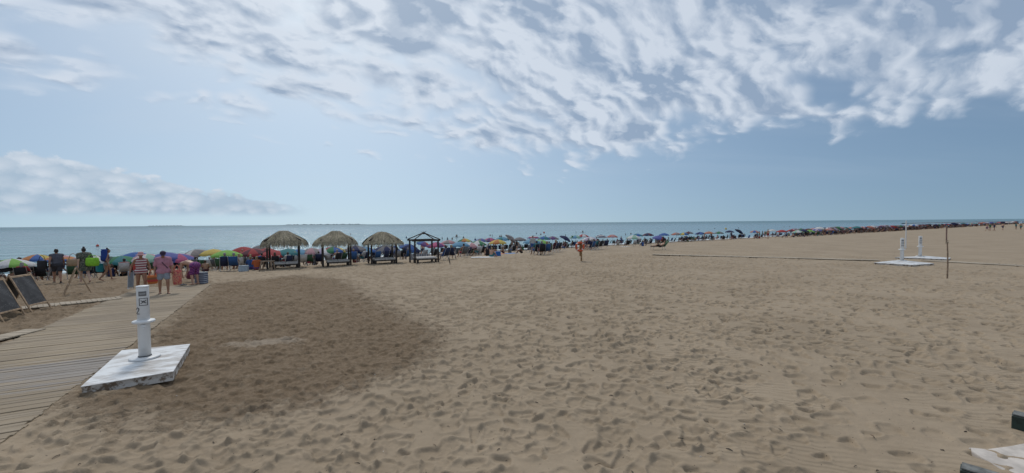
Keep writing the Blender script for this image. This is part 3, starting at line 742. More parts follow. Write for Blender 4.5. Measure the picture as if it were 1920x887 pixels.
# ================================================================== THATCHED SHELTERS
M_THATCH = []
for i, c in enumerate(((0.31, 0.265, 0.185), (0.145, 0.122, 0.080), (0.43, 0.38, 0.28), (0.27, 0.245, 0.15))): M_THATCH.append(plain('thatch_%s' % 'abcd'[i], c, 0.9, 0.3, 12))
M_MATT = plain('mattress_cover', (0.42, 0.40, 0.375), 0.85, 0.12, 5, 0.1)
SQ = R(26)
def shelter(px, py, label, thatched, half=0.92, seed=0, top=434):
    rnd = random.Random(seed); p = hit(px, py); dr = ray(px, top); apex = H+dr.z*p.xy.length/dr.xy.length-p.z; ss = apex/(2.38 if thatched else 2.42)
    t = thing('thatched_shelter' if thatched else 'bare_shelter_frame', label, 'beach shelter', p, SQ, 'wooden shade shelters over day beds')
    ht = 1.72; t.scale = (1, 1, ss); print('shelter', apex, ss)
    for sx in (-1, 1):
        for sy in (-1, 1):
            q = MB(); q.box((sx*half, sy*half, ht/2-0.1), (0.11, 0.11, ht+0.2), bev=0.012); q.build('post', M_DKWOOD, t)
    for sg in (-1, 1):
        q = MB(); q.box((0, sg*half, ht+0.052), (half*2+0.34, 0.07, 0.13), bev=0.008); q.build('beam', M_DKWOOD, t)
        q = MB(); q.box((sg*half, 0, ht+0.055), (0.07, half*2-0.08, 0.12), bev=0.008); q.build('beam', M_DKWOOD, t)
    for sx in (-1, 1):
        for sy in (-1, 1):
            q = MB(); q.tube([(sx*(half+0.14), sy*(half+0.14), ht+0.10), (sx*0.05, sy*0.05, ht+0.62)], 0.040, 6); q.build('rafter', M_DKWOOD, t)
    q = MB(); q.box((0, 0, ht+0.60), (0.16, 0.16, 0.16), bev=0.02)
    if not thatched:
        for k_ in range(9): a = rnd.uniform(0, 6.28); q.tube([(0, 0, ht+0.62), (0.22*math.cos(a), 0.22*math.sin(a), ht+0.70+rnd.uniform(0, .08))], [0.02, 0.008], 5)
    q.build('hub', M_DKWOOD, t)
    if not thatched: return t
    prof = [(0.0, ht+0.66), (0.26, ht+0.645), (0.62, ht+0.44), (0.98, ht+0.22), (1.26, ht+0.0), (1.42, ht-0.22)]
    prof = [(r*rnd.uniform(.95, 1.06), z+rnd.uniform(-.035, .02)) if 0 < i < 5 else (r, z) for i, (r, z) in enumerate(prof)]; lean = rnd.uniform(0, 6.28)
    def sq(a):                     # rounded square plan
        return (1+.06*math.sin(a+lean)+.03*math.sin(5*a+lean))/((abs(math.cos(a))**3.2+abs(math.sin(a))**3.2)**(1/3.2))
    q = MB(); n_ = 32; vs = []
    for r, z in prof[:-1]:
        for k_ in range(n_): a = 2*math.pi*k_/n_; vs.append((r*sq(a)*math.cos(a), r*sq(a)*math.sin(a), z))
    q.add(vs, [(r*n_+k_, r*n_+(k_+1) % n_, (r+1)*n_+(k_+1) % n_, (r+1)*n_+k_) for r in range(4) for k_ in range(n_)], 1, True)
    pr = np.array(prof); seg = np.concatenate([[0], np.cumsum(np.hypot(*np.diff(pr, axis=0).T))])
    def at_len(s): 
        s = min(s, seg[-1]+0.5)
        if s <= seg[-1]: return np.interp(s, seg, pr[:, 0]), np.interp(s, seg, pr[:, 1])
        return pr[-1, 0]+0.10*(s-seg[-1]), pr[-1, 1]-(s-seg[-1])*0.98
    for k_ in range(3000):
        a = rnd.uniform(0, 6.283); s0 = seg[-1]*math.sqrt(rnd.uniform(0.0, 1.0))*0.98; L = rnd.uniform(0.25, 0.65)
        if s0+L > seg[-1]+0.12: L = max(0.1, seg[-1]+rnd.uniform(-0.12, 0.28)-s0)
        wd_ = rnd.uniform(0.008, 0.020); up = rnd.uniform(0.012, 0.05); ta = a+rnd.gauss(0, 0.05); pts = []
        for f_ in (0, 0.5, 1.0):
            r, z = at_len(s0+L*f_); aa = a+(ta-a)*f_; g = sq(aa)
            pts.append((Vector((r*g*math.cos(aa), r*g*math.sin(aa), z+up)), Vector((-math.sin(aa), math.cos(aa), 0))*wd_*(1-0.55*f_)))
        vs = []
        for c_, sd_ in pts: vs += [c_-sd_, c_+sd_]
        q.add(vs, [(0, 1, 3, 2), (2, 3, 5, 4)], rnd.choice((0, 0, 1, 2, 3)))
    o = q.build('thatch', M_THATCH, t); o['kind'] = 'stuff'
    return t
def day_bed(px, py, label, w=1.5, d=1.25, rz=SQ):
    p = hit(px, py); t = thing('day_bed', label, 'day bed', p, rz, 'low day beds under the shelters')
    q = MB(); q.box((0, 0, 0.26), (w, d, 0.07), bev=0.01); q.build('frame', M_DKWOOD, t)
    for sx in (-1, 1):
        for sy in (-1, 1): q = MB(); q.box((sx*(w/2-0.1), sy*(d/2-0.1), 0.092), (0.13, 0.13, 0.262), bev=0.01); q.build('leg', M_DKWOOD, t)
    for sx in (-1, 1): q = MB(); q.box((sx*w*0.242, 0, 0.352), (w*0.478, d*0.97, 0.112), bev=0.03); q.build('mattress', M_MATT, t)
    return t
shelter(533, 502.3, 'leftmost and nearest thatched shelter with a sagging straw roof', True, 0.92, 1, 433.5); day_bed(536, 502.6, 'pale cushioned day bed under the leftmost thatched shelter', 1.55)
shelter(631, 497.8, 'middle one of the three thatched shelters', True, 0.88, 2); day_bed(634, 498, 'pale cushioned day bed under the middle thatched shelter')
shelter(717, 493.8, 'third thatched shelter, next to the bare frame', True, 0.86, 3, 435); day_bed(720, 494.2, 'pale cushioned day bed under the third thatched shelter')
shelter(795, 491.5, 'open shelter frame of dark timber that has lost its thatch', False, 0.84, 4, 435); day_bed(797, 492, 'pale cushioned day bed under the bare timber frame')
# trestle beside the first shelter, stake beside the bare frame
p = hit(493, 507); t = thing('wooden_trestle', 'low rough wooden trestle left of the first thatched shelter', 'trestle', p, 0.2)
for y0 in (-0.18, 0.18): q = MB(); q.tube([(-0.12, y0*1.6, -0.05), (0, y0, 0.56)], 0.045, 7); q.build('leg', M_WOODP, t)
for y0 in (-0.18, 0.18): q = MB(); q.tube([(0.62, y0*1.6, -0.05), (0.55, y0, 0.56)], 0.045, 7); q.build('leg', M_WOODP, t)
q = MB(); q.box((0.28, 0, 0.58), (0.8, 0.3, 0.06), bev=0.01); q.build('top', M_WOODP, t)
p = hit(844, 494); t = tag(MB().build('stake', M_DKWOOD), 'short dark leaning stake right of the bare shelter frame', 'stake')
q = MB(); q.tube([(0, 0, -0.05), (-0.10, 0, 0.42)], [0.035, 0.03], 7); t.data = q.mesh('stake', [M_DKWOOD]); t.location = p
# ================================================================== PEOPLE
TMP = []
def remeshed(q, voxel, sm=6, name='body'):
    me_ = q.mesh(name); o = bpy.data.objects.new('tmp', me_); col.objects.link(o)
    md = o.modifiers.new('r', 'REMESH'); md.mode = 'VOXEL'; md.voxel_size = voxel; md.use_smooth_shade = True
    if sm: ms = o.modifiers.new('s', 'SMOOTH'); ms.factor = 0.5; ms.iterations = sm
    dg = bpy.context.evaluated_depsgraph_get(); r = bpy.data.meshes.new_from_object(o.evaluated_get(dg)); r.name = name
    bpy.data.objects.remove(o); bpy.data.meshes.remove(me_); return r
V = Vector
def mir(p): return V((-p[0], p[1], p[2]))
STAND = dict(pelvis=(0, 0, .93), chest=(0, 0, 1.26), neck=(0, -.01, 1.44), head=(0, .025, 1.60), look=(0, 1, 0),
             hipL=(-.09, 0, .90), hipR=(.09, 0, .90), kneeL=(-.105, .03, .49), kneeR=(.105, .03, .49), ankL=(-.11, 0, .08), ankR=(.11, 0, .08), toeL=(-.135, .17, .03), toeR=(.135, .17, .03),
             shL=(-.175, 0, 1.39), shR=(.175, 0, 1.39), elL=(-.245, -.03, 1.12), elR=(.245, -.03, 1.12), wrL=(-.255, .07, .87), wrR=(.255, .07, .87))
def pose(base=STAND, **k): d = dict(base); d.update(k); return d
WALK = pose(kneeL=(-.10, .16, .50), ankL=(-.10, .20, .09), toeL=(-.115, .37, .05), kneeR=(.10, -.04, .49), ankR=(.10, -.30, .14), toeR=(.11, -.16, .03), hipL=(-.09, .02, .90), hipR=(.09, -.02, .90),
            elL=(-.24, -.12, 1.14), wrL=(-.25, -.10, .88), elR=(.24, .06, 1.13), wrR=(.25, .24, .92), chest=(0, .03, 1.26), shL=(-.175, .02, 1.39), shR=(.175, .04, 1.39), neck=(0, .03, 1.44), head=(0, .07, 1.60))
SIT = pose(pelvis=(0, 0, .46), hipL=(-.09, .02, .44), hipR=(.09, .02, .44), kneeL=(-.13, .43, .50), kneeR=(.13, .43, .50), ankL=(-.14, .58, .09), ankR=(.14, .58, .09), toeL=(-.15, .75, .03), toeR=(.15, .75, .03),
           chest=(0, -.13, .79), shL=(-.175, -.16, .92), shR=(.175, -.16, .92), neck=(0, -.17, .97), head=(0, -.13, 1.12), elL=(-.27, .0, .68), elR=(.27, .0, .68), wrL=(-.23, .23, .64), wrR=(.23, .23, .64))
GROUND = pose(pelvis=(0, 0, .12), hipL=(-.09, .03, .12), hipR=(.09, .03, .12), kneeL=(-.15, .36, .40), kneeR=(.15, .36, .40), ankL=(-.12, .62, .07), ankR=(.12, .62, .07), toeL=(-.13, .78, .03), toeR=(.13, .78, .03),
              chest=(0, .04, .44), shL=(-.175, .06, .57), shR=(.175, .06, .57), neck=(0, .07, .62), head=(0, .12, .77), elL=(-.25, .20, .36), elR=(.25, .20, .36), wrL=(-.13, .42, .42), wrR=(.13, .42, .42))
BEND = pose(pelvis=(0, 0, .90), hipL=(-.10, -.02, .87), hipR=(.10, -.02, .87), kneeL=(-.12, .05, .47), kneeR=(.12, .02, .47), ankL=(-.12, .0, .08), ankR=(.12, -.04, .08), toeL=(-.13, .17, .03), toeR=(.13, .13, .03),
            chest=(0, .34, 1.00), shL=(-.16, .47, .99), shR=(.16, .47, .99), neck=(0, .52, .98), head=(0, .66, .88), look=(0, .45, -.9), elL=(-.17, .50, .70), elR=(.17, .50, .70), wrL=(-.12, .50, .44), wrR=(.12, .54, .46))
LIE = pose(pelvis=(0, 0, .44), hipL=(-.09, .05, .44), hipR=(.09, .05, .44), kneeL=(-.12, .42, .60), kneeR=(.12, .48, .50), ankL=(-.12, .72, .40), ankR=(.12, .88, .42), toeL=(-.13, .86, .44), toeR=(.13, .96, .54),
           chest=(0, -.27, .62), shL=(-.175, -.36, .70), shR=(.175, -.36, .70), neck=(0, -.40, .73), head=(0, -.48, .86), look=(0, .9, .4), elL=(-.27, -.12, .55), elR=(.27, -.12, .55), wrL=(-.2, .1, .5), wrR=(.2, .1, .5))
def bones(P):
    g = {k: V(v) for k, v in P.items()}; up = (g['neck']-g['pelvis']).normalized(); side = V((1, 0, 0)); fw = side.cross(up)*-1
    fw = up.cross(side)
    b = {}
    b['pelvis'] = [(g['hipL'], g['hipR'], .112, .112), (g['pelvis']-side*.05, g['pelvis']+side*.05, .112, .112)]
    mid = g['pelvis'].lerp(g['chest'], .5)
    b['abdomen'] = [(g['pelvis']+side*s*.055, mid+side*s*.05, .108, .098) for s in (-1, 1)]+[(mid+side*s*.05, g['chest']+side*s*.07, .098, .108) for s in (-1, 1)]
    b['chest'] = [(g['chest']+side*s*.07, g['neck'].lerp(g['chest'], .35)+side*s*.09, .108, .082) for s in (-1, 1)]
    b['yoke'] = [(g['neck']-up*.05+side*s*.03, g['sh'+t], .062, .060) for s, t in ((-1, 'L'), (1, 'R'))]
    for t in 'LR':
        b['uarm'+t] = [(g['sh'+t], g['el'+t], .055, .040)]; b['farm'+t] = [(g['el'+t], g['wr'+t], .040, .026)]
        b['thigh'+t] = [(g['hip'+t], g['knee'+t], .090, .056)]
        kn, an_ = g['knee'+t], g['ank'+t]; ca = kn.lerp(an_, .3)-fw*.012
        b['calf'+t] = [(kn, ca, .054, .056), (ca, an_, .056, .034)]
        b['foot'+t] = [(an_-V((0, 0, .02)), g['toe'+t], .040, .028), (an_+(an_-g['toe'+t]).normalized()*.035-V((0, 0, .04)), g['toe'+t], .034, .03)]
        d = (g['wr'+t]-g['el'+t]).normalized(); s = d.cross(V((0, 1, 0))); s = s.normalized() if s.length > .1 else V((1, 0, 0))
        pn = d.cross(s).normalized(); w = g['wr'+t]
        b['hand'+t] = [(w+pn*o_, w+d*.075+pn*o_*1.7, .022, .019) for o_ in (-.018, 0, .018)]
        inn = V((1 if t == 'L' else -1, 0, 0)); inn = (inn-d*inn.dot(d)).normalized()
        for o_, L in ((-.036, .062), (-.012, .078), (.012, .072), (.034, .056)):
            k0 = w+d*.085+pn*o_; k1 = k0+d*L*.55+inn*.010; k2 = k1+d*L*.4+inn*.026
            b['hand'+t] += [(k0, k1, .0105, .0095), (k1, k2, .0095, .008)]
        th = w+d*.03+pn*(-.03); b['hand'+t] += [(th, th-pn*.03+d*.03, .013, .011), (th-pn*.03+d*.03, th-pn*.036+d*.062+inn*.012, .011, .009)]
    b['neck'] = [(g['neck']-up*.05, g['head']-V((0, 0, .05)), .060, .052)]
    return b, g, up, fw
ALLB = ['pelvis', 'abdomen', 'chest', 'yoke', 'neck']+[k+t for t in 'LR' for k in ('uarm', 'farm', 'hand', 'thigh', 'calf', 'foot')]
def head_M(g):
    f_ = g['look'].normalized(); s = f_.cross(V((0, 0, 1))); s = s.normalized() if s.length > .05 else V((1, 0, 0)); u = s.cross(f_)
    return Matrix((s, f_, u)).transposed()
def body_mesh(P, fat=1.0, voxel=.011):
    b, g, up, fw = bones(P); q = MB()
    for k in ALLB:
        for a, c, ra, rb in b[k]: 
            kk = fat if not k.startswith(('hand', 'foot')) else 1
            q.capsule(a, c, ra*kk, rb*kk)
    M = head_M(g); h = g['head']
    q.ellipsoid(h+M @ V((0, -.008, .025)), (.076, .096, .092), M=M); q.ellipsoid(h+M @ V((0, .022, -.045)), (.056, .068, .075), M=M)
    q.capsule(h+M @ V((0, .088, .022)), h+M @ V((0, .112, -.022)), .010, .015, 8)
    for s in (-1, 1): q.ellipsoid(h+M @ V((s*.078, -.005, .0)), (.012, .022, .034), 8, 6, M)
    q.capsule(h+M @ V((-.02, .083, -.062)), h+M @ V((.02, .083, -.062)), .009, .009, 8)
    q.capsule(h+M @ V((-.035, .082, .035)), h+M @ V((.035, .082, .035)), .011, .011, 8)
    return remeshed(q, voxel, 4)
def garment_mesh(P, keys, inflate, skirt=None, fat=1.0, voxel=.018):
    b, g, up, fw = bones(P); q = MB()
    for k in keys:
        t = 1.0
        if isinstance(k, tuple): k, t = k
        for a, c, ra, rb in b[k]: q.capsule(a, a.lerp(c, t), ra*fat+inflate, (ra+(rb-ra)*t)*fat+inflate)
    if skirt:
        a = g['pelvis']+V((0, 0, .02)); e = g['kneeL'].lerp(g['kneeR'], .5); dd = (e-a).normalized(); e = a+dd*skirt
        q.tube([a, a.lerp(e, .3), e], [.145*fat+inflate, .18*fat+inflate, .20*fat+inflate+.02], 16, flat=.85)
    return remeshed(q, voxel, 5, 'garment')
def hair_mesh(P, style='short'):
    b, g, up, fw = bones(P); M = head_M(g); h = g['head']; q = MB()
    q.ellipsoid(h+M @ V((0, -.022, .040)), (.084, .098, .088), M=M); q.ellipsoid(h+M @ V((0, -.045, -.01)), (.078, .068, .075), M=M)
    if style == 'bun': q.ellipsoid(h+M @ V((0, -.03, .145)), (.045, .045, .042), M=M)
    if style == 'long': q.ellipsoid(h+M @ V((0, -.07, -.08)), (.095, .055, .13), M=M)
    if style == 'curly':
        for i in range(16): a = i*2.4; q.ellipsoid(h+M @ V((.085*math.cos(a), -.05+.06*math.sin(a), .05-.012*i)), (.045, .045, .045), M=M)
    return remeshed(q, .014, 3, 'hair')
def hat_mesh(P, cap=False):
    b, g, up, fw = bones(P); M = head_M(g); h = g['head']; q = MB(); qq = MB()
    if cap:
        q.lathe([(.0, .135), (.05, .128), (.085, .095), (.097, .045), (.097, .03)], 18)
        q.add([(-.075, .06, .035), (.075, .06, .035), (.055, .175, .03), (-.055, .175, .03), (-.075, .06, .047), (.075, .06, .047), (.055, .175, .04), (-.055, .175, .04)], [(0, 3, 2, 1), (4, 5, 6, 7), (0, 1, 5, 4), (1, 2, 6, 5), (2, 3, 7, 6), (3, 0, 4, 7)])
    else:
        q.lathe([(.0, .15), (.06, .148), (.09, .12), (.098, .06), (.105, .045), (.175, .015), (.178, .010), (.10, .035), (.095, .05)], 20)
    q.v = [tuple(h+M @ V((x, y*1.05-.008, z))) for x, y, z in q.v]
    return q.mesh('hat')
SK = [skin('pale', (0.42, 0.25, 0.175)), skin('tan', (0.30, 0.155, 0.095)), skin('brown', (0.20, 0.10, 0.062)), skin('fair', (0.48, 0.31, 0.235))]
HR = [plain('hair_dark', (0.018, 0.013, 0.011), 0.6, .2), plain('hair_brown', (0.06, 0.035, 0.02), 0.6, .2), plain('hair_blond', (0.28, 0.19, 0.09), 0.6, .2), plain('hair_grey', (0.25, 0.24, 0.23), 0.6, .2)]
M_EYE = plain('eye_dark', (0.02, 0.015, 0.012), 0.2, .1)
SHIRT = ['abdomen', 'chest', 'yoke', ('uarmL', .75), ('uarmR', .75)]; SHORTS = ['pelvis', ('thighL', .62), ('thighR', .62)]; SUIT = ['pelvis', 'abdomen', 'chest']
def add_person(P, loc, rz, label, sk, hair, hstyle, garments, sc=1.0, group=None, fat=1.0, hat=None, face=False):
    t = thing('person', label, 'person', loc, rz, group)
    bm_ = body_mesh(P, fat); bm_.materials.append(sk); inst('body', bm_, t)
    hm_ = hair_mesh(P, hstyle); hm_.materials.append(hair); inst('hair', hm_, t)
    for nm, keys, infl, mt, sk_ in garments:
        gm = garment_mesh(P, keys, infl, sk_, fat); gm.materials.append(mt); inst(nm, gm, t)
    if hat: hmsh = hat_mesh(P, hat[0] == 'cap'); hmsh.materials.append(hat[1]); inst(hat[0], hmsh, t)
    if face:
        b, g, up, fw = bones(P); M = head_M(g)
        for s in (-1, 1): q = MB(); q.ellipsoid(g['head']+M @ V((s*.031, .083, .016)), (.012, .008, .008), 8, 6, M); q.build('eye', M_EYE, t)
    t.scale = (sc, sc, sc); return t
def shoes(P, t, mt, nm='sandal'):
    for s in 'LR':
        a = V(P['ank'+s]); e = V(P['toe'+s]); q = MB(); a.z = .012; e.z = .012; d = (e-a).normalized()
        q.tube([a-d*.09, a, e, e+d*.07], [.035, .045, .052, .03], 10, flat=.3); q.tube([a+d*.02+V((-.045, 0, .0)), a+d*.03+V((0, 0, .085)), a+d*.02+V((.045, 0, 0))], .014, 6); q.build(nm, mt, t)
def toward(p, ax, ay): return math.atan2(-(ax-p.x), ay-p.y)      # yaw that makes +Y look at (ax, ay)
# --- the walkers by the boardwalk
p = hit(38, 528)
add_person(pose(), p, R(40), 'woman in a dark green strapless dress walking behind the chalkboards', SK[1], HR[0], 'curly', [('dress', ['pelvis', 'abdomen', ('chest', .4)], .018, cloth('bottle_green', (0.022, 0.060, 0.040), .05), .52)], .99, fat=1.02)
p = hit(108, 530)
tp = add_person(pose(WALK), p, R(50), 'stocky man in grey sleeveless top and shorts walking away with a straw bag', SK[1], HR[0], 'short', [('tank_top', ['abdomen', 'chest', 'yoke'], .028, cloth('slate_grey', (0.085, 0.09, 0.115), .05), None), ('shorts', SHORTS, .028, cloth('charcoal', (0.035, 0.035, 0.045), .05), None)], 1.02, fat=1.16)
shoes(WALK, tp, M_DARK)
def shoulder_bag(p, label, mt, w, h, d, rz, strap=.55, rot=0.0):
    t = thing('shoulder_bag', label, 'bag', p, rz); q = MB(); n_ = 20; vs = []
    for z, k, kk in ((0, .72, .6), (.03, .9, .9), (h*.4, 1.0, 1.0), (h*.8, .97, .75), (h, .93, .45)):
        for i in range(n_):
            a = 2*math.pi*i/n_; c, s = math.cos(a), math.sin(a); e = 2.6
            rr = 1/((abs(c)**e+abs(s)**e)**(1/e)); vs.append((w/2*k*rr*c, d/2*kk*rr*s, z))
    q.add(vs, [(r*n_+i, r*n_+(i+1) % n_, (r+1)*n_+(i+1) % n_, (r+1)*n_+i) for r in range(4) for i in range(n_)]+[tuple(reversed(range(n_))), tuple(range(4*n_, 5*n_))], 0, True)
    b_ = q.build('sack', mt, t)
    for s in (-1, 1):
        q = MB(); q.tube([(-w*.32, s*d*.2, h*.96), (-w*.2, s*.03, h+strap*.7), (0, 0, h+strap), (w*.2, s*.03, h+strap*.7), (w*.32, s*d*.2, h*.96)], .012, 6); q.build('strap', mt, t)
    t.rotation_euler = (rot, 0, rz); return t
def at_person(p, dx_, dy_, dz_): return V((p.x+dx_, p.y+dy_, p.z+dz_))
p = hit(108, 530); shoulder_bag(at_person(p, .45, .38, .82), 'straw coloured shoulder bag on the man in grey', plain('straw', (0.34, 0.24, 0.15), .85, .2, 20), .50, .38, .22, R(40), .30)
shoulder_bag(at_person(p, -.42, -.30, .74), 'black shoulder bag carried by the man in grey', cloth('black', (0.02, 0.02, 0.024), 0), .36, .44, .18, R(50), .28)
p = hit(160, 530); M_CAMO = blotch('camouflage', (0.10, 0.105, 0.075), (0.045, 0.055, 0.04), (0.21, 0.20, 0.16), 11.0)
add_person(pose(WALK, elR=(.30, .08, 1.16), wrR=(.30, .26, 1.05)), p, R(60), 'woman in a loose camouflage dress walking away with a lime bag', SK[3], HR[0], 'bun', [('dress', ['pelvis', 'abdomen', 'chest', 'yoke', ('uarmL', .6), ('uarmR', .6)], .045, M_CAMO, .34)], 1.03, fat=1.10)
shoulder_bag(at_person(p, .42, -.02, .84), 'bright lime green round beach bag held by the woman in camouflage', cloth('lime_bag', (0.22, 0.50, 0.03), .05), .60, .42, .26, R(8), .16, 0)
p = hit(201, 526)
tp = add_person(pose(WALK, elL=(-.25, -.02, 1.13), wrL=(-.27, .02, .87), elR=(.26, -.04, 1.13), wrR=(.27, .04, .88)), p, R(-38), 'slim woman in a striped bikini walking right with a blue backpack', SK[1], HR[0], 'bun', [('bikini_bottom', ['pelvis'], .012, stripes('grey_stripe', [(0.30, 0.30, 0.28), (0.16, 0.17, 0.18)], .03), None), ('bikini_top', ['chest'], .008, cloth('navy', (0.02, 0.03, 0.09), 0), None)], .98, fat=.94)
def pack(p, rz, label, mt, w=.30, h=.52, d=.16):
    t = thing('backpack', label, 'backpack', p, rz); q = MB(); q.box((0, 0, h/2), (w, d, h), bev=.05); q.build('bag', mt, t)
    q = MB(); q.box((0, -d/2-.03, h*.32), (w*.7, .07, h*.4), bev=.025); q.build('pocket', mt, t); q = MB(); q.box((0, 0, h+.012), (w*.86, d*.95, .05), bev=.02); q.build('lid', mt, t); return t
pack(at_person(p, .05, -.16, 1.02), R(8), 'tall royal blue backpack on the woman in the striped bikini', cloth('royal_blue', (0.012, 0.045, 0.24), 0), .26, .62, .15)
def cooler(p, rz, label, mt, w, d, h, lidm=None, handle=True):
    t = thing('cool_bag', label, 'cool bag', p, rz); q = MB(); q.box((0, 0, h/2), (w, d, h), bev=.025); q.build('body', mt, t)
    q = MB(); q.box((0, 0, h+.016), (w*1.02, d*1.02, .030), bev=.008); q.build('lid', lidm or mt, t)
    if handle: q = MB(); q.tube([(-w*.3, 0, h+.02), (-w*.22, 0, h+.16), (w*.22, 0, h+.16), (w*.3, 0, h+.02)], .014, 6); q.build('handle', M_DARK, t)
    return t
cooler(at_person(p, -.26, -.12, .48), R(-30), 'teal cool bag carried by the woman with the backpack', cloth('teal', (0.01, 0.20, 0.24), 0), .36, .22, .40)

p = hit(266, 548); tc_ = toward(p, 0, 0)
P1 = pose(WALK, hipL=(-.09, 0, .90), hipR=(.09, 0, .90), kneeL=(-.11, .10, .49), ankL=(-.11, .08, .08), toeL=(-.12, .25, .03), kneeR=(.11, .0, .49), ankR=(.11, -.10, .09), toeR=(.12, .06, .03), elL=(-.28, -.05, 1.12), wrL=(-.30, .08, .88), elR=(.30, -.06, 1.14), wrR=(.36, .02, .88))
add_person(P1, p, tc_+.1, 'woman in red and white striped swimsuit and pink hat walking towards the camera', SK[1], HR[1], 'short', [('swimsuit', SUIT, .016, stripes('red_white', [(0.55, 0.50, 0.48), (0.22, 0.03, 0.05)], .052), None)], .96, fat=1.13, hat=('sun_hat', cloth('pale_pink', (0.55, 0.30, 0.31), .1)), face=True)
# folded grey chair and bag in her hands
def folded(p, rz, label, mt, h=.80, w=.42, lean=.15):
    t = thing('folded_chair', label, 'folded chair', p, rz)
    for i in range(2):
        q = MB(); o_ = i*.045
        q.tube([(-w/2, o_, .0), (-w/2, o_+lean, h), (w/2, o_+lean, h), (w/2, o_, .0), (-w/2, o_, .0)], .012, 6); q.build('tube_frame', plain('aluminium', (.55, .56, .57), .35, .1, 5, 0, .8), t)
    q = MB(); q.add([(-w/2, -.006, .05), (w/2, -.006, .05), (w/2, lean*.9-.006, h*.94), (-w/2, lean*.9-.006, h*.94), (-w/2, .01, .05), (w/2, .01, .05), (w/2, lean*.9+.01, h*.94), (-w/2, lean*.9+.01, h*.94)], [(0, 1, 2, 3), (7, 6, 5, 4), (0, 4, 5, 1), (2, 6, 7, 3), (1, 5, 6, 2), (3, 7, 4, 0)]); q.build('sling', mt, t); return t
o = folded(at_person(p, -.42, -.05, .16), R(25), 'grey folded chair carried at the striped swimsuit woman\'s side', cloth('mid_grey', (.20, .22, .24), 0), .72, .17, .12)
shoulder_bag(at_person(p, .42, .05, .34), 'orange and red beach bag in the hand of the woman in stripes', stripes('orange_bag', [(0.48, 0.14, 0.03), (0.40, 0.05, 0.04), (0.22, 0.09, 0.04)], .09), .36, .36, .20, R(60), .26)
shoulder_bag(at_person(p, -.34, .25, .80), 'red shoulder bag behind the arm of the woman in stripes', cloth('bag_red', (.40, .05, .04), 0), .34, .36, .16, R(40), .26)
p = hit(308, 551); tc_ = toward(p, 0, 0)
P2 = pose(WALK, hipL=(-.09, 0, .90), hipR=(.09, 0, .90), kneeL=(-.12, .10, .49), ankL=(-.125, .12, .08), toeL=(-.16, .29, .03), kneeR=(.12, .0, .49), ankR=(.125, -.04, .08), toeR=(.15, .12, .03), head=(0, .11, 1.585), look=(0, .85, -.42), elR=(.25, -.05, 1.12), wrR=(.27, .04, .87), elL=(-.25, .0, 1.12), wrL=(-.26, .14, .90))
tp = add_person(P2, p, tc_, 'man in pink short sleeved shirt and dark cap walking up the boardwalk', SK[1], HR[0], 'short', [('shirt', ['pelvis', 'abdomen', 'chest', 'yoke', ('uarmL', .85), ('uarmR', .85)], .032, cloth('pink_shirt', (0.47, 0.22, 0.29), .1), None), ('shorts', SHORTS, .030, cloth('light_blue_grey', (0.26, 0.29, 0.34), 0), None)], 1.01, fat=1.08, hat=('cap', cloth('dark_maroon', (.04, .022, .05), 0)), face=True)
shoes(P2, tp, M_DARK)
q = MB(); q.tube([(.13, .10, 1.44), (.02, .17, 1.25), (-.14, .14, 1.02)], .014, 6, flat=.5); q.build('bag_strap', cloth('dark_maroon', (.04, .022, .05)), tp)
shoulder_bag(at_person(p, .42, .15, .35), 'coral red patterned beach bag behind the man in the pink shirt', blotch('coral_print', (.52, .10, .08), (.50, .22, .14), (.32, .05, .08), 14.), .32, .60, .16, R(15), .2)
p = hit(366, 534)
tp = add_person(BEND, p, R(84), 'shirtless man in purple checked shorts bending down over his sandals', SK[0], HR[1], 'short', [('shorts', ['pelvis', ('thighL', .85), ('thighR', .85)], .030, check('purple_check', (.10, .02, .12), (.22, .05, .17), (.05, .02, .12), 9.), None)], 1.03, fat=1.06)
cooler(hit(378, 532), R(8), 'blue and white striped cool box beside the bending man', stripes('cool_stripe', [(0.035, 0.05, 0.10), (0.30, 0.32, 0.36)], .045), .42, .36, .52, cloth('grey_lid', (.25, .27, .3), 0))
shoulder_bag(hit(358, 529)+V((0, 0, .16)), 'maroon bag hanging from the bending man\'s arm', cloth('maroon_bag', (.13, .02, .045), 0), .40, .38, .2, R(10), .25)
for k_, (a, b_) in enumerate(((340, 536), (345, 535.5))):
    q = MB(); q.box((0, 0, .015), (.1, .27, .03), bev=.012); o = q.build('sole', M_DARK)
    t = thing('sandal', ('left' if k_ == 0 else 'right')+' one of the pair of dark sandals on the boardwalk\'s end', 'sandal', hit(a, b_)+V((0, 0, .03)), R(60+20*k_)); o.parent = t
    q = MB(); q.tube([(-.05, .04, .02), (0, .05, .07), (.05, .04, .02)], .014, 6, flat=.6); q.build('strap', M_DARK, t)

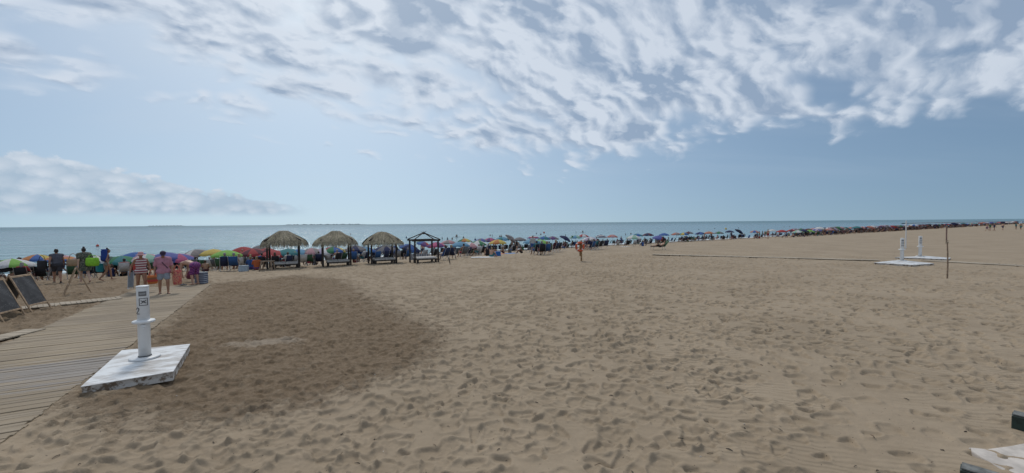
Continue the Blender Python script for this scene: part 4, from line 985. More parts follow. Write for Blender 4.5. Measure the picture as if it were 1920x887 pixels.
# ================================================================== UMBRELLAS, CHAIRS AND THE CROWD
def canopy_mesh(cols, Rr=1.05, rise=.40, val=.11, seg=8, style='sector'):
    q = MB(); sub = 3; N = seg*sub; vs = []; rings = [0.06, .3, .58, .82, 1.0]
    def pos(r, k):
        a = 2*math.pi*k/N; f_ = (k % sub)/sub; sag = math.sin(math.pi*f_)*.035*r*r
        z = rise*(1-r**1.75)-sag*1.2; return V(((Rr*r-sag)*math.cos(a), (Rr*r-sag)*math.sin(a), z))
    for r in rings:
        for k in range(N): vs.append(pos(r, k))
    for k in range(N): p_ = pos(1.0, k); vs.append(V((p_.x*1.01, p_.y*1.01, p_.z-val*(1 if k % sub else .75))))
    nr = len(rings)+1; nc = len(cols)
    for r in range(nr-1):
        for k in range(N):
            mi = (k//sub) % nc if style == 'sector' else (min(r, 4)) % nc
            q.add([vs[r*N+k], vs[r*N+(k+1) % N], vs[(r+1)*N+(k+1) % N], vs[(r+1)*N+k]], [(3, 2, 1, 0)], mi, True)
    q.add([vs[k] for k in range(N)], [tuple(reversed(range(N)))], 0)
    bmx = bmesh.new(); m_ = q.mesh('canopy', cols); bmx.from_mesh(m_); bmesh.ops.remove_doubles(bmx, verts=bmx.verts, dist=1e-5); bmesh.ops.recalc_face_normals(bmx, faces=bmx.faces); bmx.to_mesh(m_); bmx.free()
    return m_
PAL = dict(red=(.42, .025, .03), lime=(.22, .52, .05), blue=(.02, .12, .42), navy=(.012, .022, .10), teal=(.02, .22, .24), green=(.03, .22, .09), yellow=(.62, .46, .05), white=(.62, .62, .62), pink=(.52, .07, .20), rose=(.50, .24, .27),
           lilac=(.42, .36, .50), grey=(.20, .19, .20), taupe=(.28, .24, .23), purple=(.14, .05, .22), orange=(.58, .20, .03), black=(.02, .02, .025), sky=(.10, .32, .50), maroon=(.13, .025, .045), salmon=(.50, .17, .12), violetblue=(.09, .11, .40), mint=(.26, .50, .36), dgreen=(.02, .09, .06))
def dull(c): g_ = sum(c)/3; return tuple(x*.80+g_*.20 for x in c)
CL = {k: cloth('canopy_'+k, dull(v), .30) for k, v in PAL.items()}
M_POLE = plain('umbrella_pole', (.45, .45, .45), .4, .1, 5, 0, .5)
pole_me = MB(); pole_me.tube([(0, 0, -.12), (0, 0, 1.5), (0, 0, 2.0)], [.017, .016, .014], 8); POLE = pole_me.mesh('pole', [M_POLE])
tip_me = MB(); tip_me.lathe([(.028, 0), (.03, .02), (.012, .05), (0.0, .09)], 8); TIP = tip_me.mesh('tip', [M_POLE])
CAN = {}
def canopy(names, style='sector'):
    k = (tuple(names), style)
    if k not in CAN: CAN[k] = canopy_mesh([CL[c] for c in names], style=style)
    return CAN[k]
GU = 'beach umbrellas along the water'
def umbrella(p, names, label, tilt=0.0, tdir=0.0, sc=1.0, hgt=1.52, style='sector', parts=True):
    t = thing('beach_umbrella', label, 'umbrella', p, 0, GU)
    t.rotation_euler = (0, 0, random.uniform(0, .78)); t.scale = (sc, sc, sc)
    inst('pole', POLE, t, (0, 0, 0), sc=(1, 1, (hgt+.35)/2.0))
    ax = V((math.cos(tdir), math.sin(tdir), 0)); c = inst('canopy', canopy(names, style), t, (0, 0, hgt))
    if tilt: c.rotation_mode = 'QUATERNION'; c.rotation_quaternion = Matrix.Rotation(tilt, 4, ax).to_quaternion()
    if parts: inst('tip', TIP, c, (0, 0, .395))
    return t
# chairs: a tube frame with a sling
M_ALU = plain('chair_tube', (.50, .51, .52), .4, .1, 5, 0, .7)
def chair_parts():
    a = MB(); a.add([(-.25, -.20, .37), (.25, -.20, .37), (.25, .05, .335), (-.25, .05, .335), (.25, .28, .37), (-.25, .28, .37)], [(0, 1, 2, 3), (3, 2, 4, 5)], 0, True)
    bk = MB(); bk.add([(-.25, -.21, .37), (.25, -.21, .37), (.25, -.36, .68), (-.25, -.36, .68), (.25, -.44, .96), (-.25, -.44, .96)], [(1, 0, 3, 2), (2, 3, 5, 4)], 0, True)
    out_ = []
    for q in (a, bk):
        m_ = q.mesh('sling'); bmx = bmesh.new(); bmx.from_mesh(m_); bmesh.ops.solidify(bmx, geom=bmx.faces[:], thickness=.012); bmx.to_mesh(m_); bmx.free(); out_.append(m_)
    legs = []
    for s in (-1, 1):
        q = MB(); q.tube([(s*.265, -.30, 0), (s*.265, .22, .52), (s*.265, .28, .56)], .013, 6); legs.append(q.mesh('leg', [M_ALU]))
        q = MB(); q.tube([(s*.28, .30, 0), (s*.28, -.22, .37), (s*.265, -.46, .98)], .013, 6); legs.append(q.mesh('leg', [M_ALU]))
    arms = []
    for s in (-1, 1): q = MB(); q.box((s*.275, .02, .575), (.045, .52, .025), bev=.008); arms.append(q.mesh('armrest', [M_DARK]))
    return out_[0], out_[1], legs, arms
C_SEAT, C_BACK, C_LEGS, C_ARMS = chair_parts()
CH_MATS = {k: cloth('sling_'+k, c, .12) for k, c in dict(black=(.016, .017, .022), navy=(.018, .028, .075), grey=(.12, .13, .14), green=(.04, .10, .05), striped=(.16, .17, .19), blue=(.03, .10, .26), white=(.5, .5, .5), red=(.34, .03, .05)).items()}
CH_MATS['striped'] = stripes('sling_stripes', [(.05, .055, .07), (.34, .35, .37)], .045, 0)
CH_MATS['rainbow'] = stripes('sling_rainbow', [(.45, .05, .04), (.5, .35, .04), (.05, .3, .1), (.04, .12, .4)], .10, 0)
for m_ in (C_SEAT, C_BACK): m_.materials.append(CH_MATS['black'])
cm = MB()
ch_small = None
def chair(p, rz, c, label, full=True):
    t = thing('beach_chair', label, 'chair', p, rz, 'folding beach chairs facing the sea')
    inst('seat', C_SEAT, t, mat=CH_MATS[c]); inst('backrest', C_BACK, t, mat=CH_MATS[c])
    if full:
        for m_ in C_LEGS: inst('leg', m_, t)
        for m_ in C_ARMS: inst('armrest', m_, t)
    else:
        for m_ in (C_LEGS[0], C_LEGS[3]): inst('leg', m_, t)
    return t
# crowd figures share a few bodies
PROTO = {}
def proto(nm, P, female, hstyle, fat=1.0):
    bm_ = body_mesh(P, fat, .016); bm_.materials.append(SK[1]); h_ = hair_mesh(P, hstyle); h_.materials.append(HR[0])
    g_ = garment_mesh(P, SUIT if female else SHORTS, .016 if female else .024, None, fat, .022); g_.materials.append(CL['navy'])
    tops = garment_mesh(P, SHIRT, .026, None, fat, .022); tops.materials.append(CL['white'])
    PROTO[nm] = (bm_, h_, g_, 'swimsuit' if female else 'shorts', tops)
proto('stand_m', pose(), False, 'short', 1.05); proto('stand_f', pose(elR=(.26, -.06, 1.14), wrR=(.12, .10, .98)), True, 'bun', .98); proto('walk_m', WALK, False, 'short', 1.08); proto('walk_f', WALK, True, 'long', 1.0)
proto('sit_m', SIT, False, 'short', 1.1); proto('sit_f', SIT, True, 'long', 1.05); proto('ground_f', GROUND, True, 'bun', 1.0); proto('ground_m', GROUND, False, 'short', 1.05); proto('lie_m', LIE, False, 'short', 1.1)
SWIM = [CL[k] for k in ('navy', 'black', 'red', 'purple', 'teal', 'maroon', 'blue', 'green')]
def figure(nm, p, rz, label, group, sc=1.0, sk=None, hr=None, suit=None, top=None):
    b_, h_, g_, gn, tp_ = PROTO[nm]; t = thing('person', label, 'person', p, rz, group); t.scale = (sc, sc, sc)
    inst('body', b_, t, mat=sk or random.choice(SK[:3])); inst('hair', h_, t, mat=hr or random.choice(HR)); inst(gn, g_, t, mat=suit or random.choice(SWIM))
    if top: inst('shirt', tp_, t, mat=top)
    return t
SEAW = math.atan2(-NV.x, NV.y)          # yaw that faces the sea
def top_place(px, py):
    """an umbrella whose top shows here: the lower its top shows, the nearer it stands between the berm and the water"""
    def y_at(w, h):
        d = ray(px, py); k = w/shore_w(d.x, d.y); return px_of((d.x*k, d.y*k, gz(d.x*k, d.y*k)+h))[1]
    yf, yb = y_at(39.0, 1.62), y_at(54.0, 1.98); f_ = min(1, max(0, (yf-py)/(yf-yb))); w = 39.0+15.0*f_
    d = ray(px, py); k = w/shore_w(d.x, d.y); p = V((0, 0, H))+d*k; g = gz(p.x, p.y)
    return V((p.x, p.y, g)), min(2.25, max(1.45, p.z-g))
NAME_OF = {}
for k, v in CL.items(): NAME_OF[v.name] = dict(violetblue='violet', dgreen='dark green', sky='light blue').get(k, k)
HN = {HR[0].name: 'dark', HR[1].name: 'brown', HR[2].name: 'blond', HR[3].name: 'grey'}
UPOS = []
def near_umb(p):
    x_ = px_of(p)[0]; return min(UPOS, key=lambda a: abs(a[0]-x_))[1] if UPOS else 'umbrellas'
def short(lb):
    i_ = lb.find('umbrella'); e_ = i_+(9 if lb[i_:i_+9] == 'umbrellas' else 8)
    if i_ >= 0 and 0 < len(lb[:i_].split()) < 6: return lb[:e_]
    w_ = lb.split()[-4:]; return ' '.join(w_[1:] if w_[0] == 'the' else w_)
def look(): return random.choice(HR), random.choice(SWIM)
UMB = [  # x, top y, colours, style, tilt, label
 (4, 493, ['black'], 's', .2, 'black umbrella at the far left edge behind the chalkboards'),
 (22, 485, ['lime', 'white'], 's', 0, 'lime and white umbrella left of the woman in the green dress'),
 (70, 477, ['navy', 'orange', 'blue', 'yellow'], 's', 0, 'blue and orange striped umbrella left of the man in grey'),
 (112, 478, ['navy', 'rose', 'orange', 'blue'], 'r', 0, 'striped blue and coral umbrella behind the man in grey'),
 (180, 479, ['white', 'grey'], 's', 0, 'pale grey umbrella behind the lime beach bag'),
 (199, 481, ['dgreen'], 's', .1, 'dark green umbrella behind the woman with the backpack'),
 (228, 481, ['teal', 'green'], 's', 0, 'teal and green umbrella between the backpack and the pink hat'),
 (254, 473, ['blue'], 's', .15, 'plain blue umbrella behind the woman in the pink hat'),
 (276, 476, ['mint', 'rose', 'white'], 's', 0, 'pale mint and rose umbrella right of the pink hat'),
 (312, 473, ['violetblue'], 's', 0, 'violet blue umbrella behind the man in the pink shirt'),
 (336, 477, ['pink', 'violetblue'], 's', .1, 'magenta umbrella with blue panels above the bending man'),
 (366, 468, ['taupe', 'grey', 'white'], 's', .22, 'taupe and grey striped umbrella right of the magenta one'),
 (400, 467, ['yellow'], 's', 0, 'pale yellow umbrella behind the lime green one'),
 (425, 469, ['lime'], 's', 0, 'plain bright lime green umbrella left of the red ones'),
 (455, 463, ['red'], 's', .18, 'leftmost of the four red umbrellas'),
 (474, 466, ['red', 'maroon'], 's', .1, 'second red umbrella from the left, left of the first thatched shelter'),
 (487, 460, ['grey'], 's', .2, 'dark grey tilted umbrella touching the first thatched roof'),
 (513, 470, ['red'], 's', 0, 'red umbrella showing under the first thatched roof'),
 (500, 465, ['maroon', 'red'], 's', 0, 'deep red umbrella half hidden by the first thatched roof'),
 (541, 466, ['teal'], 's', 0, 'teal umbrella seen through the first shelter'),
 (560, 467, ['sky', 'blue'], 's', 0, 'bright blue umbrella at the first shelter\'s right posts'),
 (584, 465, ['taupe', 'rose'], 's', 0, 'brownish pink umbrella between the first two shelters'),
 (603, 466, ['white', 'lilac'], 's', 0, 'whitish umbrella at the second shelter\'s left posts'),
 (625, 462, ['red', 'green', 'blue', 'yellow'], 's', 0, 'four coloured umbrella seen through the middle shelter'),
 (666, 460, ['grey', 'navy'], 's', 0, 'grey umbrella between the second and third shelters'),
 (682, 465, ['sky', 'blue'], 's', 0, 'light blue umbrella at the third shelter\'s left post'),
 (723, 460, ['navy', 'grey'], 's', .2, 'dark blue grey umbrella behind the third shelter'),
 (768, 458, ['blue', 'navy'], 's', .3, 'blue tilted umbrella left of the rainbow one'),
 (795, 453, ['red', 'orange', 'yellow', 'green', 'blue', 'purple', 'red', 'yellow'], 's', .35, 'rainbow panelled umbrella seen through the bare shelter frame'),
 (818, 454, ['purple', 'pink'], 's', 0, 'purple and pink umbrella at the bare frame\'s right post'),
 (841, 450, ['rose', 'taupe'], 's', 0, 'dusty pink umbrella right of the bare shelter frame'),
 (863, 453, ['sky'], 's', 0, 'small light blue umbrella between the pink and yellow ones'),
 (871, 447, ['yellow', 'green', 'orange'], 's', 0, 'yellow and green umbrella standing close to the water'),
 (884, 455, ['white', 'rose'], 's', 0, 'white umbrella with pink panels below the yellow and green one'),
 (896, 451, ['green', 'white'], 's', 0, 'green and white umbrella left of the magenta one'),
 (902, 447, ['violetblue', 'grey'], 's', 0, 'blue grey umbrella behind the green and white one'),
 (919, 446, ['pink', 'purple'], 's', .1, 'magenta and purple umbrella behind the yellow one'),
 (933, 449, ['yellow', 'yellow', 'orange'], 's', 0, 'big yellow umbrella on a bare pole over towels'),
 (941, 444, ['sky', 'teal'], 's', 0, 'light blue umbrella right behind the yellow one'),
 (958, 442, ['grey', 'taupe'], 's', .75, 'grey umbrella tipped steeply to one side'),
 (974, 445, ['grey'], 's', 0, 'small dark grey umbrella right of the tipped one'),
 (1000, 442, ['blue', 'white', 'red'], 'r', 0, 'blue umbrella with white and red rings'),
 (997, 448, ['sky'], 's', 0, 'light blue umbrella just left of the green one'),
 (1013, 449, ['lime', 'mint'], 's', 0, 'light green umbrella over a group on chairs'),
 (1020, 443, ['blue', 'teal'], 's', 0, 'blue umbrella behind the light green one'),
 (1036, 443, ['grey', 'purple'], 's', 0, 'grey purple umbrella right of the light green one'),
 (1060, 443, ['navy'], 's', .5, 'tilted navy umbrella left of the lifebuoy post'),
 (1079, 441, ['mint', 'sky'], 's', 0, 'mint umbrella behind the lifebuoy post'),
 (1093, 439, ['red', 'white'], 's', 0, 'red and white umbrella near the water behind the lifebuoy'),
 (1106, 444, ['lilac', 'white'], 's', 0, 'wide pale lilac umbrella right of the lifebuoy'),
 (1127, 440, ['navy', 'white'], 'r', .1, 'umbrella with navy and white rings right of the lilac one'),
 (1148, 440, ['salmon', 'rose'], 's', 0, 'salmon pink umbrella right of the ringed navy one'),
 (1188, 441, ['white', 'mint'], 's', 0, 'white umbrella right of the two people by the water'),
 (1195, 438, ['teal', 'blue'], 's', 0, 'teal blue umbrella behind the white one'),
 (1215, 437, ['navy', 'maroon'], 's', 0, 'dark navy dome umbrella left of the blue violet pair'),
 (1236, 442, ['violetblue'], 's', .15, 'big violet blue umbrella behind the lone lounger'),
 (1245, 437, ['blue'], 's', 0, 'blue umbrella behind the big violet one'),
 (1268, 436, ['salmon', 'taupe'], 's', 0, 'salmon umbrella right of the big violet one'),
 (1282, 436, ['teal', 'yellow', 'blue'], 's', 0, 'teal and yellow umbrella below the maroon one'),
 (1291, 434, ['maroon', 'grey'], 's', 0, 'maroon umbrella near the water'),
 (1313, 435, ['navy', 'blue'], 's', 0, 'navy umbrella right of the maroon one'),
 (1329, 434, ['salmon', 'orange'], 's', 0, 'orange pink umbrella right of the navy one'),
 (1348, 434, ['green', 'grey'], 's', 0, 'grey green umbrella in the row beyond the lounger'),
 (1368, 432, ['navy'], 's', 0, 'dark navy umbrella left of the tipped one'),
 (1386, 431, ['black', 'navy'], 's', .6, 'black umbrella tipped over towards the right'),
 (1415, 432, ['blue', 'salmon'], 's', 0, 'blue and salmon umbrella left of the white one'),
 (1448, 430, ['white'], 's', 0, 'clean white umbrella left of the red ones'),
 (1466, 431, ['red'], 's', 0, 'red umbrella just right of the white one'),
 (1484, 430, ['maroon', 'red'], 's', 0, 'maroon umbrella right of the red one'),
 (1496, 433, ['white', 'mint'], 's', 0, 'flat white umbrella in front of the maroon one'),
 (1506, 430, ['navy'], 's', 0, 'navy umbrella left of the lime one in the far row'),
 (1517, 431, ['lime'], 's', 0, 'lime umbrella in the far row'),
 (1531, 429, ['lilac', 'violetblue'], 's', 0, 'blue grey umbrella right of the far lime one'),
 (1555, 428, ['rose', 'salmon'], 's', 0, 'pink umbrella right of the far blue grey one'),
]
occupied = []
chcol = ['black', 'navy', 'navy', 'black', 'grey', 'green', 'striped', 'blue', 'black', 'white']
def free(x, y, r):
    for a, b_, c in occupied:
        if (a-x)**2+(b_-y)**2 < (r+c)**2: return False
    return True
CHN = dict(black='black', navy='navy', grey='grey', green='green', striped='striped', blue='blue', white='white', red='red', rainbow='rainbow')
def seat_group(p, n_, detail=True, back=1.6, lab=None):
    """chairs with people on the landward side of an umbrella"""
    lab = lab or near_umb(p)
    for i in range(n_):
        for tr in range(10):
            u = random.uniform(-1.7, 1.7); w = random.uniform(-back, .6)
            x, y = p.x+DV.x*u+NV.x*w, p.y+DV.y*u+NV.y*w
            if shore_w(x, y) < 36.0 or shore_w(x, y) > 55: continue
            if free(x, y, .36): break
        else: continue
        occupied.append((x, y, .34)); q = V((x, y, gz(x, y))); rz = SEAW+random.gauss(0, .5); c = random.choice(chcol)
        hr_, su_ = look(); tp_ = random.choice([None, None, None, CL['white'], CL['navy'], CL['red'], CL['blue'], CL['black']]); wear = NAME_OF[(tp_ or su_).name]+(' shirt' if tp_ else ' swimwear')
        if random.random() < .82:
            chair(q, rz, c, CHN[c]+' folding chair by the '+lab, detail)
            if random.random() < .62:
                figure(random.choice(('sit_m', 'sit_f')), q, rz, HN[hr_.name]+' haired bather in '+wear+' by the '+lab, 'people seated in beach chairs', random.uniform(.93, 1.03), hr=hr_, suit=su_, top=tp_)
        else:
            figure(random.choice(('ground_f', 'ground_m')), q, rz, HN[hr_.name]+' haired bather in '+NAME_OF[su_.name]+' swimwear sitting by the '+lab, 'people sitting on the sand', random.uniform(.9, 1.0), hr=hr_, suit=su_)
# hand placed people first so that the random ones keep away
def stand(px, py, nm, rz, label, sc=1.0, **k):
    p = hit(px, py); occupied.append((p.x, p.y, .4)); figure(nm, p, rz, label, 'people on their feet along the water', sc, **k)
stand(999, 475.5, 'stand_m', SEAW-.6, 'man in pale shirt and blue shorts standing left of the light green umbrella', 1.0, top=cloth('pale_shirt', (.42, .44, .42), .1), suit=CL['blue'], hr=HR[3])
stand(982, 463, 'stand_f', SEAW, 'left one of two people standing close together behind the tipped umbrella', 1.0, hr=HR[2]); stand(986, 463.4, 'stand_m', SEAW+.4, 'right one of two people standing close together behind the tipped umbrella', 1.02, sk=SK[1])
stand(969, 471, 'walk_f', SEAW-1.2, 'woman in dark swimsuit standing under the tipped grey umbrella', .98, suit=CL['black'])
stand(726, 478, 'stand_m', SEAW+1, 'man standing inside the third shelter\'s outline by the water', .97); stand(741, 480.5, 'stand_f', SEAW-.5, 'woman in blue standing at the third shelter\'s right post', .97, suit=CL['blue'], top=CL['blue'])
stand(1162, 453, 'stand_m', SEAW+.7, 'left one of the two people standing right of the salmon umbrella', 1.0, top=CL['grey']); stand(1169, 453.5, 'stand_f', SEAW, 'right one of the two people standing right of the salmon umbrella', 1.02, suit=CL['black'])
stand(1440, 448, 'stand_m', SEAW-.5, 'man standing left of the white far umbrella', 1.0, suit=CL['red']); stand(1436, 446, 'walk_f', SEAW+1.5, 'woman walking left of the white far umbrella', 1.0)
stand(482, 506, 'ground_m', SEAW, 'man in an orange shirt seated left of the first shelter', 1.0, top=cloth('orange_shirt', (.42, .10, .03), .1)); stand(471, 505, 'ground_m', SEAW+.2, 'man in a blue shirt seated beside the one in orange', 1.0, top=CL['blue'])
stand(914, 479.5, 'ground_f', SEAW-.3, 'woman in dark swimsuit sitting behind the white towel', 1.0, suit=CL['black']); stand(921, 482, 'ground_m', SEAW-1.2, 'sunbather sitting at the white towel\'s end', .95, sk=SK[0])
for x_, y_, nm, lb in ((1851, 433.5, 'walk_m', 'leftmost of the walkers at the far right'), (1856, 433, 'stand_f', 'second walker from the left at the far right'), (1864, 433.2, 'walk_f', 'third walker from the left at the far right'), (1880, 431.8, 'walk_m', 'lone walker in the middle of those at the far right'), (1905, 430, 'stand_f', 'walker second from the right picture edge'), (1914, 431.5, 'walk_m', 'walker closest to the right picture edge')):
    stand(x_, y_, nm, random.uniform(0, 6), lb, 1.0)
# lone lounger
p = hit(1238, 468.5); occupied.append((p.x, p.y, 1.4)); t = thing('sun_lounger', 'dark sun lounger standing alone before the violet umbrella', 'sun lounger', p, R(97))
q = MB(); q.add([(-.3, -.32, .32), (.3, -.32, .32), (.3, .95, .32), (-.3, .95, .32), (-.3, -.32, .35), (.3, -.32, .35), (.3, .95, .35), (-.3, .95, .35)], [(0, 3, 2, 1), (4, 5, 6, 7), (0, 1, 5, 4), (1, 2, 6, 5), (2, 3, 7, 6), (3, 0, 4, 7)]); q.build('bed', CH_MATS['black'], t)
q = MB(); q.box((0, -.55, .60), (.6, .03, .74), Matrix.Rotation(R(40), 3, 'X')); q.build('backrest', CH_MATS['green'], t)
for sx in (-1, 1):
    for yy in (-.35, .85): q = MB(); q.tube([(sx*.27, yy, 0), (sx*.27, yy, .33)], .018, 6); q.build('leg', M_ALU, t)
figure('lie_m', p+V((0, 0, -.04)), R(97), 'person in dark swimwear reclining on the lone lounger', 'people on loungers', .95, suit=CL['black'], sk=SK[1])
# towels and odds and ends on the sand
def towel(px, py, mt, label, L=1.7, W=.9, rz=None):
    p = hit(px, py); t = tag(MB().build('towel', mt), label, 'towel'); q = MB(); nx_, ny_ = 9, 6
    top_ = [(-L/2+L*i/nx_, -W/2+W*j/ny_, .03+random.uniform(0, .02)) for i in range(nx_+1) for j in range(ny_+1)]; k = ny_+1
    fs = [(i*k+j, (i+1)*k+j, (i+1)*k+j+1, i*k+j+1) for i in range(nx_) for j in range(ny_)]
    n0 = len(top_); bot = [(x, y, z-.012) for x, y, z in top_]; fs += [tuple(n0+i for i in reversed(f_)) for f_ in fs]
    q.add(top_+bot, fs, 0, True); t.data = q.mesh('towel', [mt]); t.location = p; t.rotation_euler = (0, 0, SA if rz is None else rz); occupied.append((p.x, p.y, .8)); return t
towel(905, 483, cloth('towel_white', (.6, .6, .6), 0), 'white towel spread left of the yellow umbrella', 1.9, .9, .1); towel(940, 476.5, cloth('towel_orange', (.45, .16, .07), 0), 'orange towel right under the yellow umbrella')
towel(958, 475.5, cloth('towel_blue', (.06, .2, .45), 0), 'blue towel between the yellow and the tipped umbrella'); towel(757, 481, cloth('towel_red', (.4, .06, .06), 0), 'red towel between the third shelter and the bare frame'); towel(1172, 463, cloth('towel_pale', (.55, .55, .52), 0), 'pale towel in front of the two standing people')
cooler(hit(933, 480), .3, 'small bright blue cool box at the yellow umbrella\'s foot', cloth('cool_blue', (.02, .13, .42), 0), .5, .35, .36)
cooler(hit(457, 509), .3, 'light blue grey cool box in front of the leftmost red umbrella', cloth('cool_pale', (.3, .36, .42), 0), .5, .35, .34)
# inflatable armchair
p = hit(582, 493); occupied.append((p.x, p.y, .7)); t = thing('inflatable_armchair', 'glossy pink red inflatable armchair between the first two shelters', 'armchair', p, SEAW-.2); M_INF = plain('pink_vinyl', (.50, .03, .10), .3, .1)
q = MB(); q.box((0, 0, .18), (.8, .75, .34), bev=.12); q.build('seat', M_INF, t)
for s in (-1, 1): q = MB(); q.tube([(s*.42, -.40, .42), (s*.42, .36, .36)], [.15, .14], 12); q.build('arm', M_INF, t)
q = MB(); q.tube([(-.45, -.42, .58), (.45, -.42, .58)], [.17, .17], 12); q.build('back', M_INF, t)
# striped windbreak behind the bare frame
p = hit(788, 487); t = thing('striped_windbreak', 'grey and white striped low windbreak behind the bare frame\'s bed', 'windbreak', p, SA-.3); occupied.append((p.x, p.y, .8))
q = MB(); n_ = 10
for i in range(n_):
    x0 = -.75+1.5*i/n_; x1 = -.75+1.5*(i+1)/n_; y0 = .05*math.sin(i*1.3); y1 = .05*math.sin((i+1)*1.3)
    q.add([(x0, y0, 0), (x1, y1, 0), (x1, y1+.02, .5), (x0, y0+.02, .5)], [(0, 1, 2, 3)], 0)
m_ = q.mesh('cloth', [stripes('wind_stripes', [(.06, .065, .09), (.42, .43, .45)], .07, 0)]); bmx = bmesh.new(); bmx.from_mesh(m_); bmesh.ops.solidify(bmx, geom=bmx.faces[:], thickness=.01); bmx.to_mesh(m_); bmx.free(); inst('cloth', m_, t)
for i in range(4): q = MB(); q.tube([(-.75+.5*i, .03, -.05), (-.75+.5*i, .05, .62)], .014, 6); q.build('stick', M_POLE, t)
# the umbrellas
for (x_, y_, cols_, st_, tl, lb) in UMB:
    sc = random.uniform(.95, 1.08)
    p, th = top_place(x_, y_); w = shore_w(p.x, p.y)
    umbrella(p, cols_, lb, tl, random.uniform(-.6, .6) if tl < .3 else R(60), sc, th/sc-.40, 'sector' if st_ == 's' else 'ring'); occupied.append((p.x, p.y, .12))
    UPOS.append((x_, short(lb)))
    d = math.hypot(p.x, p.y); seat_group(p, (random.choice((2, 3, 4, 4)) if x_ < 860 else random.choice((4, 4, 5))) if d < 140 else random.choice((1, 2, 2)), d < 62, lab=short(lb))
# chairs on the landward side, as seen under the row
for x_, y_ in ((15, 524), (70, 520), (92, 519), (170, 516), (215, 514), (240, 514), (255, 514), (330, 511), (345, 509), (372, 508), (383, 508), (394, 508), (408, 508), (422, 508), (440, 507.5), (448, 507.5), (546, 488), (553, 487.5), (573, 490), (612, 487), (621, 486), (642, 485), (668, 490), (677, 490), (701, 483), (718, 482), (774, 479), (808, 478.5), (833, 488), (848, 486), (857, 486), (868, 483), (884, 480), (890, 480), (900, 476), (1005, 478), (1015, 479), (1024, 478), (1030, 476), (1045, 472), (1058, 470), (1102, 468), (1112, 468), (1123, 468), (1134, 466), (1156, 464), (1040, 473.5), (1052, 471.5), (1108, 470), (1118, 468.5), (1180, 460), (1196, 459), (1210, 459), (1262, 456), (1280, 455), (1300, 453.5), (1318, 453), (1335, 452.5), (1356, 451), (1375, 450), (1402, 449), (1420, 448)):
    p = hit(x_, y_)
    if not free(p.x, p.y, .28): continue
    occupied.append((p.x, p.y, .34)); c = random.choice(chcol+['rainbow']); rz = SEAW+random.gauss(0, .35)
    chair(p, rz, c, CHN[c]+' chair in the front row before the '+near_umb(p))
    hr_, su_ = look()
    if random.random() < .6: figure(random.choice(('sit_m', 'sit_f')), p, rz, HN[hr_.name]+' haired bather in '+NAME_OF[su_.name]+' seated before the '+near_umb(p), 'people seated in the front row', random.uniform(.93, 1.02), hr=hr_, suit=su_, top=random.choice([None, None, CL['navy'], CL['maroon'], CL['teal']]))
# far rows: scattered along the shore, thinning with distance
farcols = [['red'], ['navy'], ['blue', 'white'], ['white'], ['maroon'], ['grey', 'lilac'], ['navy', 'red'], ['violetblue'], ['rose'], ['teal'], ['black'], ['green', 'grey'], ['white', 'mint'], ['salmon'], ['red', 'white']]
nmf = {'red': 'red', 'navy': 'navy', 'blue': 'blue', 'white': 'white', 'maroon': 'maroon', 'grey': 'grey', 'violetblue': 'violet blue', 'rose': 'pink', 'teal': 'teal', 'black': 'black', 'green': 'green', 'salmon': 'salmon'}
crowd = MB()
def add_far(q, x, y):
    """one of the people or chairs of the distant crowd, too far off to be told apart"""
    z = gz(x, y); a = random.uniform(0, 6.28); c_, s_ = math.cos(a), math.sin(a); n0 = len(q.f); P_ = random.choice((STAND, WALK, SIT, SIT, SIT)); T = lambda v: V((x+v[0]*c_-v[1]*s_, y+v[0]*s_+v[1]*c_, z+v[2]))
    sk_ = random.choice((0, 1)); su = random.choice((2, 3, 4, 5))
    def cap(a_, b_, ra, rb, mi): k0 = len(q.f); q.capsule(T(a_), T(b_), ra, rb, 6); q.mi[k0:] = [mi]*(len(q.f)-k0)
    cap(P_['pelvis'], P_['chest'], .15, .16, su); cap(P_['chest'], P_['neck'], .17, .09, sk_); cap(P_['neck'], P_['head'], .07, .10, 2)
    for t_ in 'LR': cap(P_['hip'+t_], P_['knee'+t_], .09, .06, sk_); cap(P_['knee'+t_], P_['ank'+t_], .06, .04, sk_); cap(P_['sh'+t_], P_['el'+t_], .055, .04, sk_); cap(P_['el'+t_], P_['wr'+t_], .04, .03, sk_)
    if P_ is SIT:
        M_ = Matrix.Rotation(a, 3, 'Z'); q.box(T((0, -.33, .66)), (.5, .03, .6), M_ @ Matrix.Rotation(R(15), 3, 'X'), mi=random.choice((2, 3, 5))); q.box(T((0, .03, .36)), (.5, .48, .03), M_, mi=2)
        for sx in (-.25, .25): q.tube([T((sx, -.3, 0)), T((sx, .25, .5))], .014, 5, mi=2); q.tube([T((sx, .3, 0)), T((sx, -.3, .5))], .014, 5, mi=2)
def farname(c, tl, k): return ('tipped ' if tl > .3 else ('slightly tilted ' if tl else 'upright '))+' and '.join(nmf.get(q_, q_) for q_ in c)+' umbrella in the far '+('front', 'middle', 'back')[r if u < 330 else r*2]+' row '+zone
u = 112.0; k_ = 0
